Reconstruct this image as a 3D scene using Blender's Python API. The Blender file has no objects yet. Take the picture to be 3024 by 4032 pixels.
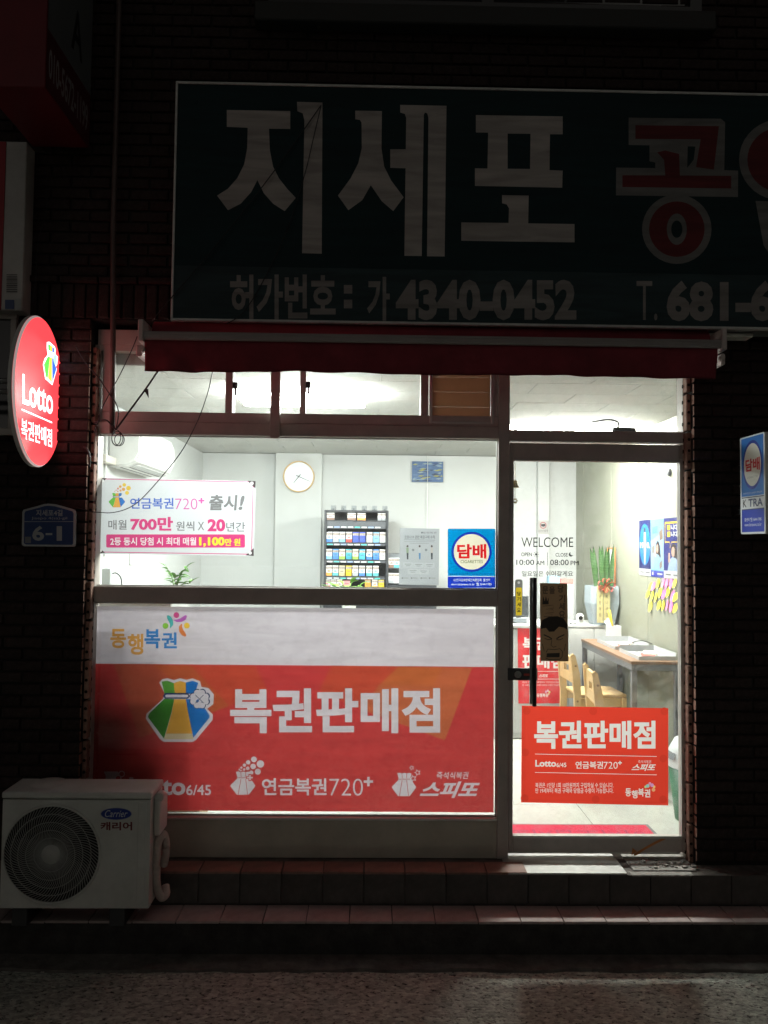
import bpy, bmesh, math, random
import numpy as np
from mathutils import Vector, Matrix
from mathutils.geometry import delaunay_2d_cdt
random.seed(7)
S = bpy.context.scene
COL = S.collection
PI = math.pi
def R(a): return math.radians(a)

# ------------------------------------------------------------------ camera, sky, sun, exposure
CAM = Vector((0.0, -4.0, 2.0))
ROT = (Matrix.Rotation(R(-1.0), 3, 'Z') @ Matrix.Rotation(R(90 + 2.4), 3, 'X') @ Matrix.Rotation(R(0.6), 3, 'Z'))
cd = bpy.data.cameras.new('camera'); cam = bpy.data.objects.new('camera', cd); COL.objects.link(cam)
cam.matrix_world = Matrix.Translation(CAM) @ ROT.to_4x4()
cd.sensor_fit = 'VERTICAL'; cd.sensor_height = 36.0; cd.lens = 36.0 * 3026 / 4032
cd.clip_start = 0.05; cd.clip_end = 500
S.camera = cam

w = bpy.data.worlds.new('World'); S.world = w; w.use_nodes = True
nt = w.node_tree; bg = nt.nodes['Background']
sky = nt.nodes.new('ShaderNodeTexSky'); sky.sky_type = 'NISHITA'; sky.sun_disc = False
sky.sun_elevation = R(8); sky.sun_rotation = R(200); sky.air_density = 1.0; sky.dust_density = 3.0
hs = nt.nodes.new('ShaderNodeHueSaturation'); hs.inputs['Saturation'].default_value = 0.25
nt.links.new(sky.outputs[0], hs.inputs['Color']); nt.links.new(hs.outputs[0], bg.inputs['Color'])
bg.inputs['Strength'].default_value = 0.0052
sl = bpy.data.lights.new('sun', 'SUN'); sl.energy = 0.055; sl.angle = R(25); sl.color = (1.0, 0.93, 0.82)
so = bpy.data.objects.new('sun', sl); COL.objects.link(so)
so.rotation_euler = (R(44), 0, R(24))
S.view_settings.view_transform = 'Standard'; S.view_settings.look = 'None'
S.view_settings.exposure = 0.0; S.view_settings.gamma = 1.0; S.view_settings.use_curve_mapping = False
LAMP = 142.0         # radiance of the shop's ceiling lamps
cy = S.cycles
cy.use_denoising = True; cy.max_bounces = 10; cy.diffuse_bounces = 5; cy.transparent_max_bounces = 16
cy.caustics_reflective = False; cy.caustics_refractive = False; cy.sample_clamp_indirect = 4.0; cy.use_light_tree = True

# ------------------------------------------------------------------ helpers: photograph geometry
FPX = 3026.0
def at(px, py, Y=0.0):
    d = ROT @ Vector(((px - 1512) / FPX, (2016 - py) / FPX, -1.0))
    t = (Y - CAM.y) / d.y
    p = CAM + d * t
    return p.x, p.z
def rc(px0, py0, px1, py1, Y=0.0):
    cx, cyy = (px0 + px1) / 2, (py0 + py1) / 2
    return at(px0, cyy, Y)[0], at(px1, cyy, Y)[0], at(cx, py1, Y)[1], at(cx, py0, Y)[1]   # x0,x1,z0,z1
def lin(c):
    c = c / 255.0
    return c / 12.92 if c <= 0.04045 else ((c + 0.055) / 1.055) ** 2.4
def rgb(r, g, b): return (lin(r), lin(g), lin(b))

# ------------------------------------------------------------------ helpers: materials
MATS = {}
def mat(name, col, rough=0.6, metal=0.0, spec=0.4, noise=None, bump=None, rnd=0.0, emit=None):
    if name in MATS: return MATS[name]
    m = bpy.data.materials.new(name); m.use_nodes = True; MATS[name] = m
    n = m.node_tree; p = n.nodes['Principled BSDF']; L = n.links.new
    p.inputs['Roughness'].default_value = rough; p.inputs['Metallic'].default_value = metal
    p.inputs['Specular IOR Level'].default_value = spec
    p.inputs['Base Color'].default_value = (*col, 1)
    tc = n.nodes.new('ShaderNodeTexCoord'); src = None
    if noise or rnd:
        mx = n.nodes.new('ShaderNodeHueSaturation'); mx.inputs['Color'].default_value = (*col, 1)
        add = n.nodes.new('ShaderNodeMath'); add.operation = 'ADD'; add.inputs[0].default_value = 1.0; add.inputs[1].default_value = 0.0
        if noise:
            nz = n.nodes.new('ShaderNodeTexNoise'); nz.inputs['Scale'].default_value = noise[0]; nz.inputs['Detail'].default_value = 6
            nz.inputs['Roughness'].default_value = 0.65
            L(tc.outputs['Object'], nz.inputs['Vector'])
            mr = n.nodes.new('ShaderNodeMapRange'); mr.inputs[1].default_value = 0.3; mr.inputs[2].default_value = 0.7
            mr.inputs[3].default_value = 1 - noise[1]; mr.inputs[4].default_value = 1 + noise[1]
            L(nz.outputs['Fac'], mr.inputs[0]); L(mr.outputs[0], add.inputs[0])
            if metal == 0:
                rr = n.nodes.new('ShaderNodeMapRange'); rr.inputs[3].default_value = max(0.05, rough - 0.15); rr.inputs[4].default_value = min(1, rough + 0.15)
                L(nz.outputs['Fac'], rr.inputs[0]); L(rr.outputs[0], p.inputs['Roughness'])
        if rnd:
            oi = n.nodes.new('ShaderNodeObjectInfo'); m2 = n.nodes.new('ShaderNodeMapRange')
            m2.inputs[3].default_value = -rnd; m2.inputs[4].default_value = rnd
            L(oi.outputs['Random'], m2.inputs[0]); L(m2.outputs[0], add.inputs[1])
        L(add.outputs[0], mx.inputs['Value']); L(mx.outputs[0], p.inputs['Base Color'])
    if bump:
        bz = n.nodes.new('ShaderNodeTexNoise'); bz.inputs['Scale'].default_value = bump[0]; bz.inputs['Detail'].default_value = 5
        L(tc.outputs['Object'], bz.inputs['Vector'])
        b = n.nodes.new('ShaderNodeBump'); b.inputs['Strength'].default_value = bump[1]; b.inputs['Distance'].default_value = 0.01
        L(bz.outputs['Fac'], b.inputs['Height']); L(b.outputs[0], p.inputs['Normal'])
    if emit:
        p.inputs['Emission Color'].default_value = (*emit[0], 1); p.inputs['Emission Strength'].default_value = emit[1]
    return m

def print_mat(name, trans=0.0, gain=1.0, rough=0.5, emit=0.0, streak=0.0, crack=0.0):
    """flat print: colour from the printed sheet's own face colours; trans = share of light let through the sheet"""
    if name in MATS: return MATS[name]
    m = bpy.data.materials.new(name); m.use_nodes = True; MATS[name] = m
    n = m.node_tree; L = n.links.new; p = n.nodes['Principled BSDF']; out = n.nodes['Material Output']
    a = n.nodes.new('ShaderNodeAttribute'); a.attribute_name = 'Col'
    colr = a.outputs['Color']
    tc = n.nodes.new('ShaderNodeTexCoord')
    if streak:
        mp = n.nodes.new('ShaderNodeMapping'); mp.inputs['Scale'].default_value = (1.2, 1, 9); mp.inputs['Rotation'].default_value = (0, R(7), 0)
        nz = n.nodes.new('ShaderNodeTexNoise'); nz.inputs['Scale'].default_value = 2.2; nz.inputs['Detail'].default_value = 7; nz.inputs['Distortion'].default_value = 0.8
        L(tc.outputs['Object'], mp.inputs[0]); L(mp.outputs[0], nz.inputs['Vector'])
        mr = n.nodes.new('ShaderNodeMapRange'); mr.inputs[1].default_value = .3; mr.inputs[2].default_value = .7
        mr.inputs[3].default_value = 1 - streak; mr.inputs[4].default_value = 1 + streak * .6
        h = n.nodes.new('ShaderNodeHueSaturation'); L(nz.outputs['Fac'], mr.inputs[0]); L(mr.outputs[0], h.inputs['Value']); L(colr, h.inputs['Color'])
        colr = h.outputs[0]
    p.inputs['Roughness'].default_value = rough; p.inputs['Specular IOR Level'].default_value = 0.35
    L(colr, p.inputs['Base Color'])
    if emit:
        L(colr, p.inputs['Emission Color']); p.inputs['Emission Strength'].default_value = emit
    if trans:
        t = n.nodes.new('ShaderNodeBsdfTranslucent'); mx = n.nodes.new('ShaderNodeMixShader'); mx.inputs[0].default_value = trans
        if gain != 1:
            g = n.nodes.new('ShaderNodeHueSaturation'); g.inputs['Value'].default_value = gain; L(colr, g.inputs['Color']); L(g.outputs[0], t.inputs['Color'])
        else: L(colr, t.inputs['Color'])
        L(p.outputs[0], mx.inputs[1]); L(t.outputs[0], mx.inputs[2]); L(mx.outputs[0], out.inputs['Surface'])
    return m

def glass_mat(name, tint=(.97, .99, .98), dirt=0.03, refl=1.0):
    if name in MATS: return MATS[name]
    m = bpy.data.materials.new(name); m.use_nodes = True; MATS[name] = m
    n = m.node_tree; L = n.links.new; out = n.nodes['Material Output']; n.nodes.remove(n.nodes['Principled BSDF'])
    tr = n.nodes.new('ShaderNodeBsdfTransparent'); tr.inputs[0].default_value = (*tint, 1)
    gl = n.nodes.new('ShaderNodeBsdfGlossy'); gl.inputs['Roughness'].default_value = 0.02
    lw = n.nodes.new('ShaderNodeLayerWeight'); lw.inputs['Blend'].default_value = 0.5
    pw = n.nodes.new('ShaderNodeMath'); pw.operation = 'POWER'; pw.inputs[1].default_value = 5
    ma = n.nodes.new('ShaderNodeMath'); ma.operation = 'MULTIPLY_ADD'; ma.inputs[1].default_value = 0.8 * refl; ma.inputs[2].default_value = 0.05 * refl
    L(lw.outputs['Facing'], pw.inputs[0]); L(pw.outputs[0], ma.inputs[0])
    mx = n.nodes.new('ShaderNodeMixShader'); L(ma.outputs[0], mx.inputs[0]); L(tr.outputs[0], mx.inputs[1]); L(gl.outputs[0], mx.inputs[2])
    # smears of dust on the pane
    tc = n.nodes.new('ShaderNodeTexCoord'); nz = n.nodes.new('ShaderNodeTexNoise'); nz.inputs['Scale'].default_value = 14; nz.inputs['Detail'].default_value = 9
    nz.inputs['Roughness'].default_value = .7; nz.inputs['Distortion'].default_value = .2
    L(tc.outputs['Object'], nz.inputs['Vector'])
    mr = n.nodes.new('ShaderNodeMapRange'); mr.inputs[1].default_value = .48; mr.inputs[2].default_value = .8; mr.inputs[3].default_value = 0.004; mr.inputs[4].default_value = dirt * 3
    L(nz.outputs['Fac'], mr.inputs[0])
    df = n.nodes.new('ShaderNodeBsdfTranslucent'); df.inputs[0].default_value = (.8, .8, .78, 1)
    m2 = n.nodes.new('ShaderNodeMixShader'); L(mr.outputs[0], m2.inputs[0]); L(mx.outputs[0], m2.inputs[1]); L(df.outputs[0], m2.inputs[2])
    L(m2.outputs[0], out.inputs['Surface'])
    return m

# ------------------------------------------------------------------ helpers: objects
def tag(o, label=None, cat=None, group=None, kind=None):
    if label: o['label'] = label
    if cat: o['category'] = cat
    if group: o['group'] = group
    if kind: o['kind'] = kind
    return o
def thing(name, label, cat, loc=(0, 0, 0), group=None, rotz=0.0):
    o = bpy.data.objects.new(name, None); COL.objects.link(o); o.location = loc; o.rotation_euler = (0, 0, rotz)
    o.empty_display_size = 0.1
    return tag(o, label, cat, group)
def link(name, me, parent=None, world=True):
    o = bpy.data.objects.new(name, me); COL.objects.link(o)
    if parent is not None:
        o.parent = parent
        if world and parent.type == 'EMPTY':
            o.matrix_parent_inverse = (Matrix.Translation(parent.location) @ parent.rotation_euler.to_matrix().to_4x4()).inverted()
    return o
def dup(o, parent=None):
    c = o.copy(); COL.objects.link(c)
    if parent is not None: c.parent = parent
    for ch in list(o.children): dup(ch, c)
    return c

class MB:
    def __init__(s): s.bm = bmesh.new()
    def box(s, x0, x1, y0, y1, z0, z1, b=0.0, seg=1, mi=0, rot=None):
        v = [s.bm.verts.new((x, y, z)) for x in (x0, x1) for y in (y0, y1) for z in (z0, z1)]
        fs = [s.bm.faces.new([v[i] for i in q]) for q in ((0, 1, 3, 2), (4, 6, 7, 5), (0, 4, 5, 1), (2, 3, 7, 6), (0, 2, 6, 4), (1, 5, 7, 3))]
        for f in fs: f.material_index = mi
        if rot is not None:
            c = Vector(((x0 + x1) / 2, (y0 + y1) / 2, (z0 + z1) / 2))
            for a in v: a.co = c + rot @ (a.co - c)
        if b:
            es = list({e for f in fs for e in f.edges})
            r = bmesh.ops.bevel(s.bm, geom=es, offset=b, segments=seg, affect='EDGES', profile=0.5)
            for f in r['faces']: f.material_index = mi
        return s
    def poly(s, pts, mi=0):
        f = s.bm.faces.new([s.bm.verts.new(p) for p in pts]); f.material_index = mi; return s
    def prism(s, pts, a, b, axis='y', mi=0):
        """pts 2D outline, extruded from a to b along axis; y:(u,v)->(x,z)  x:(u,v)->(y,z)  z:(u,v)->(x,y)"""
        mk = {'y': lambda u, v, t: (u, t, v), 'x': lambda u, v, t: (t, u, v), 'z': lambda u, v, t: (u, v, t)}[axis]
        A = [s.bm.verts.new(mk(u, v, a)) for u, v in pts]; B = [s.bm.verts.new(mk(u, v, b)) for u, v in pts]
        n = len(pts); fs = [s.bm.faces.new(A), s.bm.faces.new(B[::-1])]
        for i in range(n): fs.append(s.bm.faces.new((A[i], A[(i + 1) % n], B[(i + 1) % n], B[i])))
        for f in fs: f.material_index = mi
        return s
    def tube(s, pts, r, seg=8, cap=True, mi=0):
        pts = [Vector(p) for p in pts]; rings = []; n = len(pts)
        rr = r if isinstance(r, (list, tuple)) else [r] * n
        up = Vector((0, 0, 1))
        for i, p in enumerate(pts):
            t = (pts[min(i + 1, n - 1)] - pts[max(i - 1, 0)]).normalized()
            if abs(t.dot(up)) > 0.95: up2 = Vector((1, 0, 0)) if i == 0 else up_prev
            else: up2 = up
            a = t.cross(up2)
            if a.length < 1e-6: a = t.cross(Vector((0, 1, 0)))
            a.normalize(); b = t.cross(a).normalized()
            if i and a.dot(pa) < 0 and abs(a.dot(pa)) > .3: a, b = -a, -b
            pa = a; up_prev = up2
            rings.append([s.bm.verts.new(p + (a * math.cos(2 * PI * k / seg) + b * math.sin(2 * PI * k / seg)) * rr[i]) for k in range(seg)])
        for i in range(n - 1):
            for k in range(seg):
                f = s.bm.faces.new((rings[i][k], rings[i][(k + 1) % seg], rings[i + 1][(k + 1) % seg], rings[i + 1][k])); f.material_index = mi; f.smooth = True
        if cap:
            for q in (rings[0][::-1], rings[-1]):
                f = s.bm.faces.new(q); f.material_index = mi
        return s
    def cyl(s, c, r, h, axis='z', seg=20, r2=None, mi=0):
        c = Vector(c); d = {'x': Vector((1, 0, 0)), 'y': Vector((0, 1, 0)), 'z': Vector((0, 0, 1))}[axis]
        return s.tube([c, c + d * h], [r, r if r2 is None else r2], seg, True, mi)
    def lathe(s, prof, c=(0, 0, 0), seg=24, axis='z', mi=0, cap=True):
        c = Vector(c); rings = []
        for r, h in prof:
            ring = []
            for k in range(seg):
                a = 2 * PI * k / seg; u, v = r * math.cos(a), r * math.sin(a)
                ring.append(s.bm.verts.new(c + Vector({'z': (u, v, h), 'y': (u, h, v), 'x': (h, u, v)}[axis])))
            rings.append(ring)
        for i in range(len(rings) - 1):
            for k in range(seg):
                f = s.bm.faces.new((rings[i][k], rings[i][(k + 1) % seg], rings[i + 1][(k + 1) % seg], rings[i + 1][k])); f.smooth = True; f.material_index = mi
        if cap:
            for q in (rings[0][::-1], rings[-1]):
                f = s.bm.faces.new(q); f.material_index = mi
        return s
    def grid(s, fn, nu, nv, mi=0):
        V = [[s.bm.verts.new(fn(i / nu, j / nv)) for j in range(nv + 1)] for i in range(nu + 1)]
        for i in range(nu):
            for j in range(nv):
                f = s.bm.faces.new((V[i][j], V[i + 1][j], V[i + 1][j + 1], V[i][j + 1])); f.smooth = True; f.material_index = mi
        return s
    def mesh(s, name, *mats):
        bmesh.ops.recalc_face_normals(s.bm, faces=s.bm.faces[:])
        me = bpy.data.meshes.new(name); s.bm.to_mesh(me); s.bm.free()
        for m in mats: me.materials.append(m)
        return me
    def build(s, name, m, parent=None, world=True):
        return link(name, s.mesh(name, *(m if isinstance(m, (list, tuple)) else (m,))), parent, world)

# ------------------------------------------------------------------ helpers: printed sheets (one flat mesh, a colour for each face)
GLYPH = {}
FONT = bpy.data.curves.new('lettering', 'FONT'); FOBJ = bpy.data.objects.new('lettering', FONT)
def inside(p, L_):
    c = False
    for i in range(len(L_)):
        a, b = L_[i - 1], L_[i]
        if (a[1] > p[1]) != (b[1] > p[1]) and p[0] < (b[0] - a[0]) * (p[1] - a[1]) / (b[1] - a[1]) + a[0]: c = not c
    return c
def area2(P): return sum(P[i - 1][0] * P[i][1] - P[i][0] * P[i - 1][1] for i in range(len(P)))
def grow(P, d):
    """polygon offset outward by d (P counter-clockwise)"""
    Q_ = [p for i, p in enumerate(P) if math.hypot(p[0] - P[i - 1][0], p[1] - P[i - 1][1]) > 1e-5]; out = []; n = len(Q_)
    for i in range(n):
        a, b, c = Q_[i - 1], Q_[i], Q_[(i + 1) % n]
        l1 = math.hypot(b[0] - a[0], b[1] - a[1]); l2 = math.hypot(c[0] - b[0], c[1] - b[1])
        n1 = ((b[1] - a[1]) / l1, -(b[0] - a[0]) / l1); n2 = ((c[1] - b[1]) / l2, -(c[0] - b[0]) / l2)
        k = d / max(.35, 1 + n1[0] * n2[0] + n1[1] * n2[1]); out.append((b[0] + (n1[0] + n2[0]) * k, b[1] + (n1[1] + n2[1]) * k))
    return out
def glyphs(txt, bold=0.0, shear=0.0, res=3):
    """outlines of a line of lettering: list of components (outer contour followed by its holes), and their bounds"""
    k = (txt, bold, shear, res)
    if k in GLYPH: return GLYPH[k]
    FONT.body = txt; FONT.resolution_u = res
    if FOBJ.name not in COL.objects: COL.objects.link(FOBJ)
    dg = bpy.context.evaluated_depsgraph_get(); dg.update()
    me = bpy.data.meshes.new_from_object(FOBJ.evaluated_get(dg)); COL.objects.unlink(FOBJ)
    cnt = {}
    for p in me.polygons:
        for e in p.edge_keys: cnt[e] = cnt.get(e, 0) + 1
    nb = {}
    for (a, b), q in cnt.items():
        if q == 1: nb.setdefault(a, []).append(b); nb.setdefault(b, []).append(a)
    loops = []; seen = set()
    for st in nb:
        if st in seen: continue
        lp = [st]; seen.add(st); cur = st
        while True:
            nx = [q for q in nb[cur] if q not in seen]
            if not nx: break
            cur = nx[0]; seen.add(cur); lp.append(cur)
        if len(lp) > 2: loops.append([(me.vertices[i].co.x, me.vertices[i].co.y) for i in lp])
    bpy.data.meshes.remove(me)
    loops = [l if area2(l) > 0 else l[::-1] for l in loops]
    par = [[j for j in range(len(loops)) if j != i and inside(loops[i][0], loops[j])] for i in range(len(loops))]
    comps = {i: [i] for i in range(len(loops)) if len(par[i]) % 2 == 0}
    for i in range(len(loops)):
        if len(par[i]) % 2:
            o = min(par[i], key=lambda j: area2(loops[j]))
            if o in comps: comps[o].append(i)
    out = []
    for o, ids in comps.items():
        c = []
        for i in ids:
            g = grow(loops[i], bold if i == o else -bold) if bold else loops[i]
            if i != o and area2(g) <= 0: continue
            c.append([(x + y * shear, y) for x, y in g])
        out.append(c)
    xs = [p[0] for c in out for l in c for p in l]; ys = [p[1] for c in out for l in c for p in l]
    GLYPH[k] = (out, min(xs), max(xs), min(ys), max(ys))
    return GLYPH[k]

class Print:
    """collects flat coloured shapes in painter's order, then lays them out as one sheet without overlaps"""
    def __init__(s, w=None): s.L = []; s.w = w or (lambda u, v: (u, v))
    def shape(s, contours, col): s.L.append(([contours], col)); return s
    def poly(s, pts, col): return s.shape([[s.w(*p) for p in pts]], col)
    def rect(s, a, b, c, d, col): return s.poly([(a, b), (c, b), (c, d), (a, d)], col)
    def rrect(s, a, b, c, d, r, col):
        P = []
        for cx, cyy, q in ((c - r, d - r, 0), (a + r, d - r, 1), (a + r, b + r, 2), (c - r, b + r, 3)):
            for k in range(5):
                t = (q + k / 4) * PI / 2; P.append((cx + r * math.cos(t), cyy + r * math.sin(t)))
        return s.poly(P, col)
    def ell(s, cx, cyy, rx, ry, col, n=28):
        return s.poly([(cx + rx * math.cos(2 * PI * k / n), cyy + ry * math.sin(2 * PI * k / n)) for k in range(n)], col)
    def line(s, pts, wd, col):
        """stroke of width wd along pts"""
        n = len(pts); A = []; B = []
        for i, p in enumerate(pts):
            q0 = pts[max(i - 1, 0)]; q1 = pts[min(i + 1, n - 1)]; dx, dy = q1[0] - q0[0], q1[1] - q0[1]; l = math.hypot(dx, dy) or 1
            ww = wd[i] if isinstance(wd, (list, tuple)) else wd
            A.append((p[0] - dy / l * ww / 2, p[1] + dx / l * ww / 2)); B.append((p[0] + dy / l * ww / 2, p[1] - dx / l * ww / 2))
        return s.poly(A + B[::-1], col)
    def text(s, t, a, b, c, d, col, bold=0.0, shear=0.0, res=3):
        """text fitted into the box whose top-left is (a,b) and bottom-right (c,d)"""
        loops, x0, x1, y0, y1 = glyphs(t, bold, shear, res)
        f = lambda p: s.w(a + (p[0] - x0) / (x1 - x0) * (c - a), d + (p[1] - y0) / (y1 - y0) * (b - d))
        s.L.append(([[[f(p) for p in l] for l in c_] for c_ in loops], col)); return s
    def build(s, name, m, to3, parent=None, world=True, label=None):
        vs = []; fs = []; own = []; K = 100.0
        for li, ci, c in ((li, ci, c) for li, (cps, col) in enumerate(s.L) for ci, cts in enumerate(cps) for c in cts):
            if True:
                P = []
                for p in c:
                    if not P or (abs(p[0] - P[-1][0]) + abs(p[1] - P[-1][1])) > 1e-6: P.append(p)
                if len(P) < 3: continue
                ar = sum(P[i][0] * P[(i + 1) % len(P)][1] - P[(i + 1) % len(P)][0] * P[i][1] for i in range(len(P)))
                if ar < 0: P = P[::-1]
                b0 = len(vs); vs += [Vector((p[0] * K, p[1] * K)) for p in P]; fs.append(list(range(b0, b0 + len(P)))); own.append((li, ci))
        ed = [(f[i], f[(i + 1) % len(f)]) for f in fs for i in range(len(f))]
        V, E_, F = delaunay_2d_cdt(vs, ed, [], 0, 1e-5)[:3]
        VA = np.array([(v[0], v[1]) for v in V]); FA = [f for f in F if len(f) == 3]; C = VA[np.array(FA)].mean(axis=1)
        par = {}
        for f, li in zip(fs, own):
            P = np.array([(vs[i][0], vs[i][1]) for i in f]); lo, hi = P.min(0), P.max(0)
            ii = np.nonzero((C[:, 0] > lo[0]) & (C[:, 0] < hi[0]) & (C[:, 1] > lo[1]) & (C[:, 1] < hi[1]))[0]
            if len(ii) == 0: continue
            x, y = C[ii, 0][:, None], C[ii, 1][:, None]; P2 = np.roll(P, -1, 0)
            cr = (P[:, 1] > y) != (P2[:, 1] > y)
            with np.errstate(divide='ignore', invalid='ignore'):
                xi = (P2[:, 0] - P[:, 0]) * (y - P[:, 1]) / (P2[:, 1] - P[:, 1]) + P[:, 0]
            ins = ((cr & (x < xi)).sum(1) % 2).astype(bool)
            par.setdefault(li, np.zeros(len(FA), bool))[ii] ^= ins
        topl = np.full(len(FA), -1)
        for li in sorted(par): topl[par[li]] = li[0]
        keep = []; cols = []
        for f, l in zip(FA, topl):
            if l < 0 or s.L[l][1] is None: continue
            keep.append(tuple(f)); cols.append(s.L[l][1])
        used = sorted({i for f in keep for i in f}); ix = {i: k for k, i in enumerate(used)}
        me = bpy.data.meshes.new(name)
        me.from_pydata([to3(V[i][0] / K, V[i][1] / K) for i in used], [], [tuple(ix[i] for i in f) for f in keep])
        at_ = me.color_attributes.new('Col', 'FLOAT_COLOR', 'CORNER')
        data = []
        for f, c in zip(keep, cols): data += [c[0], c[1], c[2], 1.0] * len(f)
        at_.data.foreach_set('color', data)
        me.materials.append(m)
        o = link(name, me, parent, world)
        if label: o['label'] = label
        return o
def plane_y(Y): return lambda u, v: (u, Y, v)

# colours used by the prints
WHITE = (.82, .82, .82)
# ------------------------------------------------------------------ materials
m_frame = mat('bronze_aluminium', (.43, .38, .35), .45, 0.0, .5, noise=(9, .12), bump=(60, .05))
m_frame_lt = mat('bare_aluminium', (.55, .55, .53), .35, .6, .5, noise=(12, .1))
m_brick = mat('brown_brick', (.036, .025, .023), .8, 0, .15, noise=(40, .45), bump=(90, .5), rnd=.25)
m_brick_lit = mat('spill_lit_brick', (.30, .17, .13), .75, 0, .3, noise=(40, .3), bump=(90, .5), rnd=.2)  # same brick made lighter: spill light from the shop painted into the colour
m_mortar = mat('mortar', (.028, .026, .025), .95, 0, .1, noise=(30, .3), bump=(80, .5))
m_hole = mat('brick_core_hole', (.02, .015, .013), .9, 0, .1)
m_white_wall = mat('white_wallpaper', (.56, .572, .566), .7, 0, .2, noise=(3, .03), bump=(160, .04))
m_green_wall = mat('pale_green_panel', (.262, .268, .212), .45, 0, .35, noise=(2, .03))
m_ceil = mat('ceiling_board', (.52, .52, .495), .85, 0, .1, noise=(35, .06), bump=(120, .25))
m_ceil_gap = mat('ceiling_joint', (.45, .45, .43), .9)
m_floor_tile = mat('cream_floor_tile', (.46, .46, .42), .22, 0, .5, noise=(4, .04))
m_grout = mat('floor_grout', (.45, .45, .42), .9)
m_metal_dark = mat('dark_metal', (.06, .06, .062), .4, .3)
m_chrome = mat('chrome', (.75, .75, .75), .18, 1.0)
m_black = mat('black_plastic', (.015, .015, .016), .4)
m_white_pl = mat('white_plastic', (.78, .78, .76), .4, 0, .45, noise=(8, .04))
m_grey_steel = mat('grey_steel', (.16, .165, .18), .45, 0, .4, noise=(15, .1))
m_cable = mat('black_cable', (.02, .02, .022), .5)
m_glass = glass_mat('window_glass')
m_glass_dirty = glass_mat('dusty_window_glass', dirt=.008)
m_glass_tr = glass_mat('grimy_transom_glass', dirt=.025)
m_glass_dark = glass_mat('unlit_window_glass', tint=(.3, .32, .33), dirt=.02)
m_film = print_mat('translucent_window_film', .82, .39, .4, streak=.12)
m_sticker = print_mat('vinyl_sticker', .7, .55, .4)
m_thin = print_mat('thin_vinyl_sticker', .75, .66, .4)
m_paper = print_mat('printed_paper', 0, 1, .55)
m_lit = print_mat('backlit_sign_face', 0, 1, .35, emit=1.75)

# ================================================================== GROUND AND STEPS
ROAD_Z = 0.09
def road_material():
    m = bpy.data.materials.new('rough_asphalt'); m.use_nodes = True; n = m.node_tree; L = n.links.new; p = n.nodes['Principled BSDF']
    tc = n.nodes.new('ShaderNodeTexCoord')
    mp = n.nodes.new('ShaderNodeMapping'); mp.inputs['Scale'].default_value = (.8, 1.3, 1); L(tc.outputs['Object'], mp.inputs[0])
    vo = n.nodes.new('ShaderNodeTexVoronoi'); vo.inputs['Scale'].default_value = 58; vo.inputs['Randomness'].default_value = 1; L(mp.outputs[0], vo.inputs['Vector'])
    nz = n.nodes.new('ShaderNodeTexNoise'); nz.inputs['Scale'].default_value = 46; nz.inputs['Detail'].default_value = 6; nz.inputs['Roughness'].default_value = .72; L(mp.outputs[0], nz.inputs['Vector'])
    big = n.nodes.new('ShaderNodeTexNoise'); big.inputs['Scale'].default_value = 2.2; big.inputs['Detail'].default_value = 4; L(tc.outputs['Object'], big.inputs['Vector'])
    cr = n.nodes.new('ShaderNodeValToRGB'); e = cr.color_ramp.elements
    e[0].position = .37; e[0].color = (.03, .027, .024, 1); e[1].position = .66; e[1].color = (.66, .69, .61, 1)
    x = e.new(.44); x.color = (.52, .545, .475, 1)
    L(nz.outputs['Fac'], cr.inputs[0])
    vc = n.nodes.new('ShaderNodeMapRange'); vc.inputs[3].default_value = .6; vc.inputs[4].default_value = 1.35; L(vo.outputs['Color'], vc.inputs[0])
    bc = n.nodes.new('ShaderNodeMapRange'); bc.inputs[1].default_value = .3; bc.inputs[2].default_value = .7; bc.inputs[3].default_value = .82; bc.inputs[4].default_value = 1.12; L(big.outputs['Fac'], bc.inputs[0])
    mu = n.nodes.new('ShaderNodeMath'); mu.operation = 'MULTIPLY'; L(vc.outputs[0], mu.inputs[0]); L(bc.outputs[0], mu.inputs[1])
    h = n.nodes.new('ShaderNodeHueSaturation'); L(cr.outputs[0], h.inputs['Color']); L(mu.outputs[0], h.inputs['Value']); L(h.outputs[0], p.inputs['Base Color'])
    p.inputs['Roughness'].default_value = .85; p.inputs['Specular IOR Level'].default_value = .25
    sm = n.nodes.new('ShaderNodeMath'); sm.operation = 'MULTIPLY_ADD'; sm.inputs[1].default_value = -.5; L(vo.outputs['Distance'], sm.inputs[0]); L(nz.outputs['Fac'], sm.inputs[2])
    b = n.nodes.new('ShaderNodeBump'); b.inputs['Strength'].default_value = 1.0; b.inputs['Distance'].default_value = .018; L(sm.outputs[0], b.inputs['Height']); L(b.outputs[0], p.inputs['Normal'])
    return m
m_road = road_material()
q = MB(); q.grid(lambda u, v: (-60 + 120 * u, -60 + 59.52 * v, ROAD_Z), 8, 8)
tag(q.build('road', m_road), kind='structure')
m_conc = mat('dirty_concrete', (.13, .12, .11), .9, 0, .2, noise=(14, .4), bump=(50, .6))
# low kerb ledge at the foot of the steps, its edge broken and uneven
q = MB(); pts = []
xs = [-6 + 12 * i / 160 for i in range(161)]
top = [(x, -.485 + random.uniform(-.008, .008), ROAD_Z + .012 + random.uniform(-.002, .004)) for x in xs]
for i in range(160):
    a, b = top[i], top[i + 1]
    q.poly([a, b, (b[0], -.36, ROAD_Z + .022), (a[0], -.36, ROAD_Z + .022)])
    q.poly([(a[0], a[1] - .004, ROAD_Z - .01), (b[0], b[1] - .004, ROAD_Z - .01), b, a])
tag(q.build('kerb', m_conc), kind='structure')
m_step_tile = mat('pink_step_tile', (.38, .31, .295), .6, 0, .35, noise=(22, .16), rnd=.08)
m_riser = mat('dark_riser_tile', (.085, .075, .07), .65, 0, .3, noise=(9, .4), rnd=.1)
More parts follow.
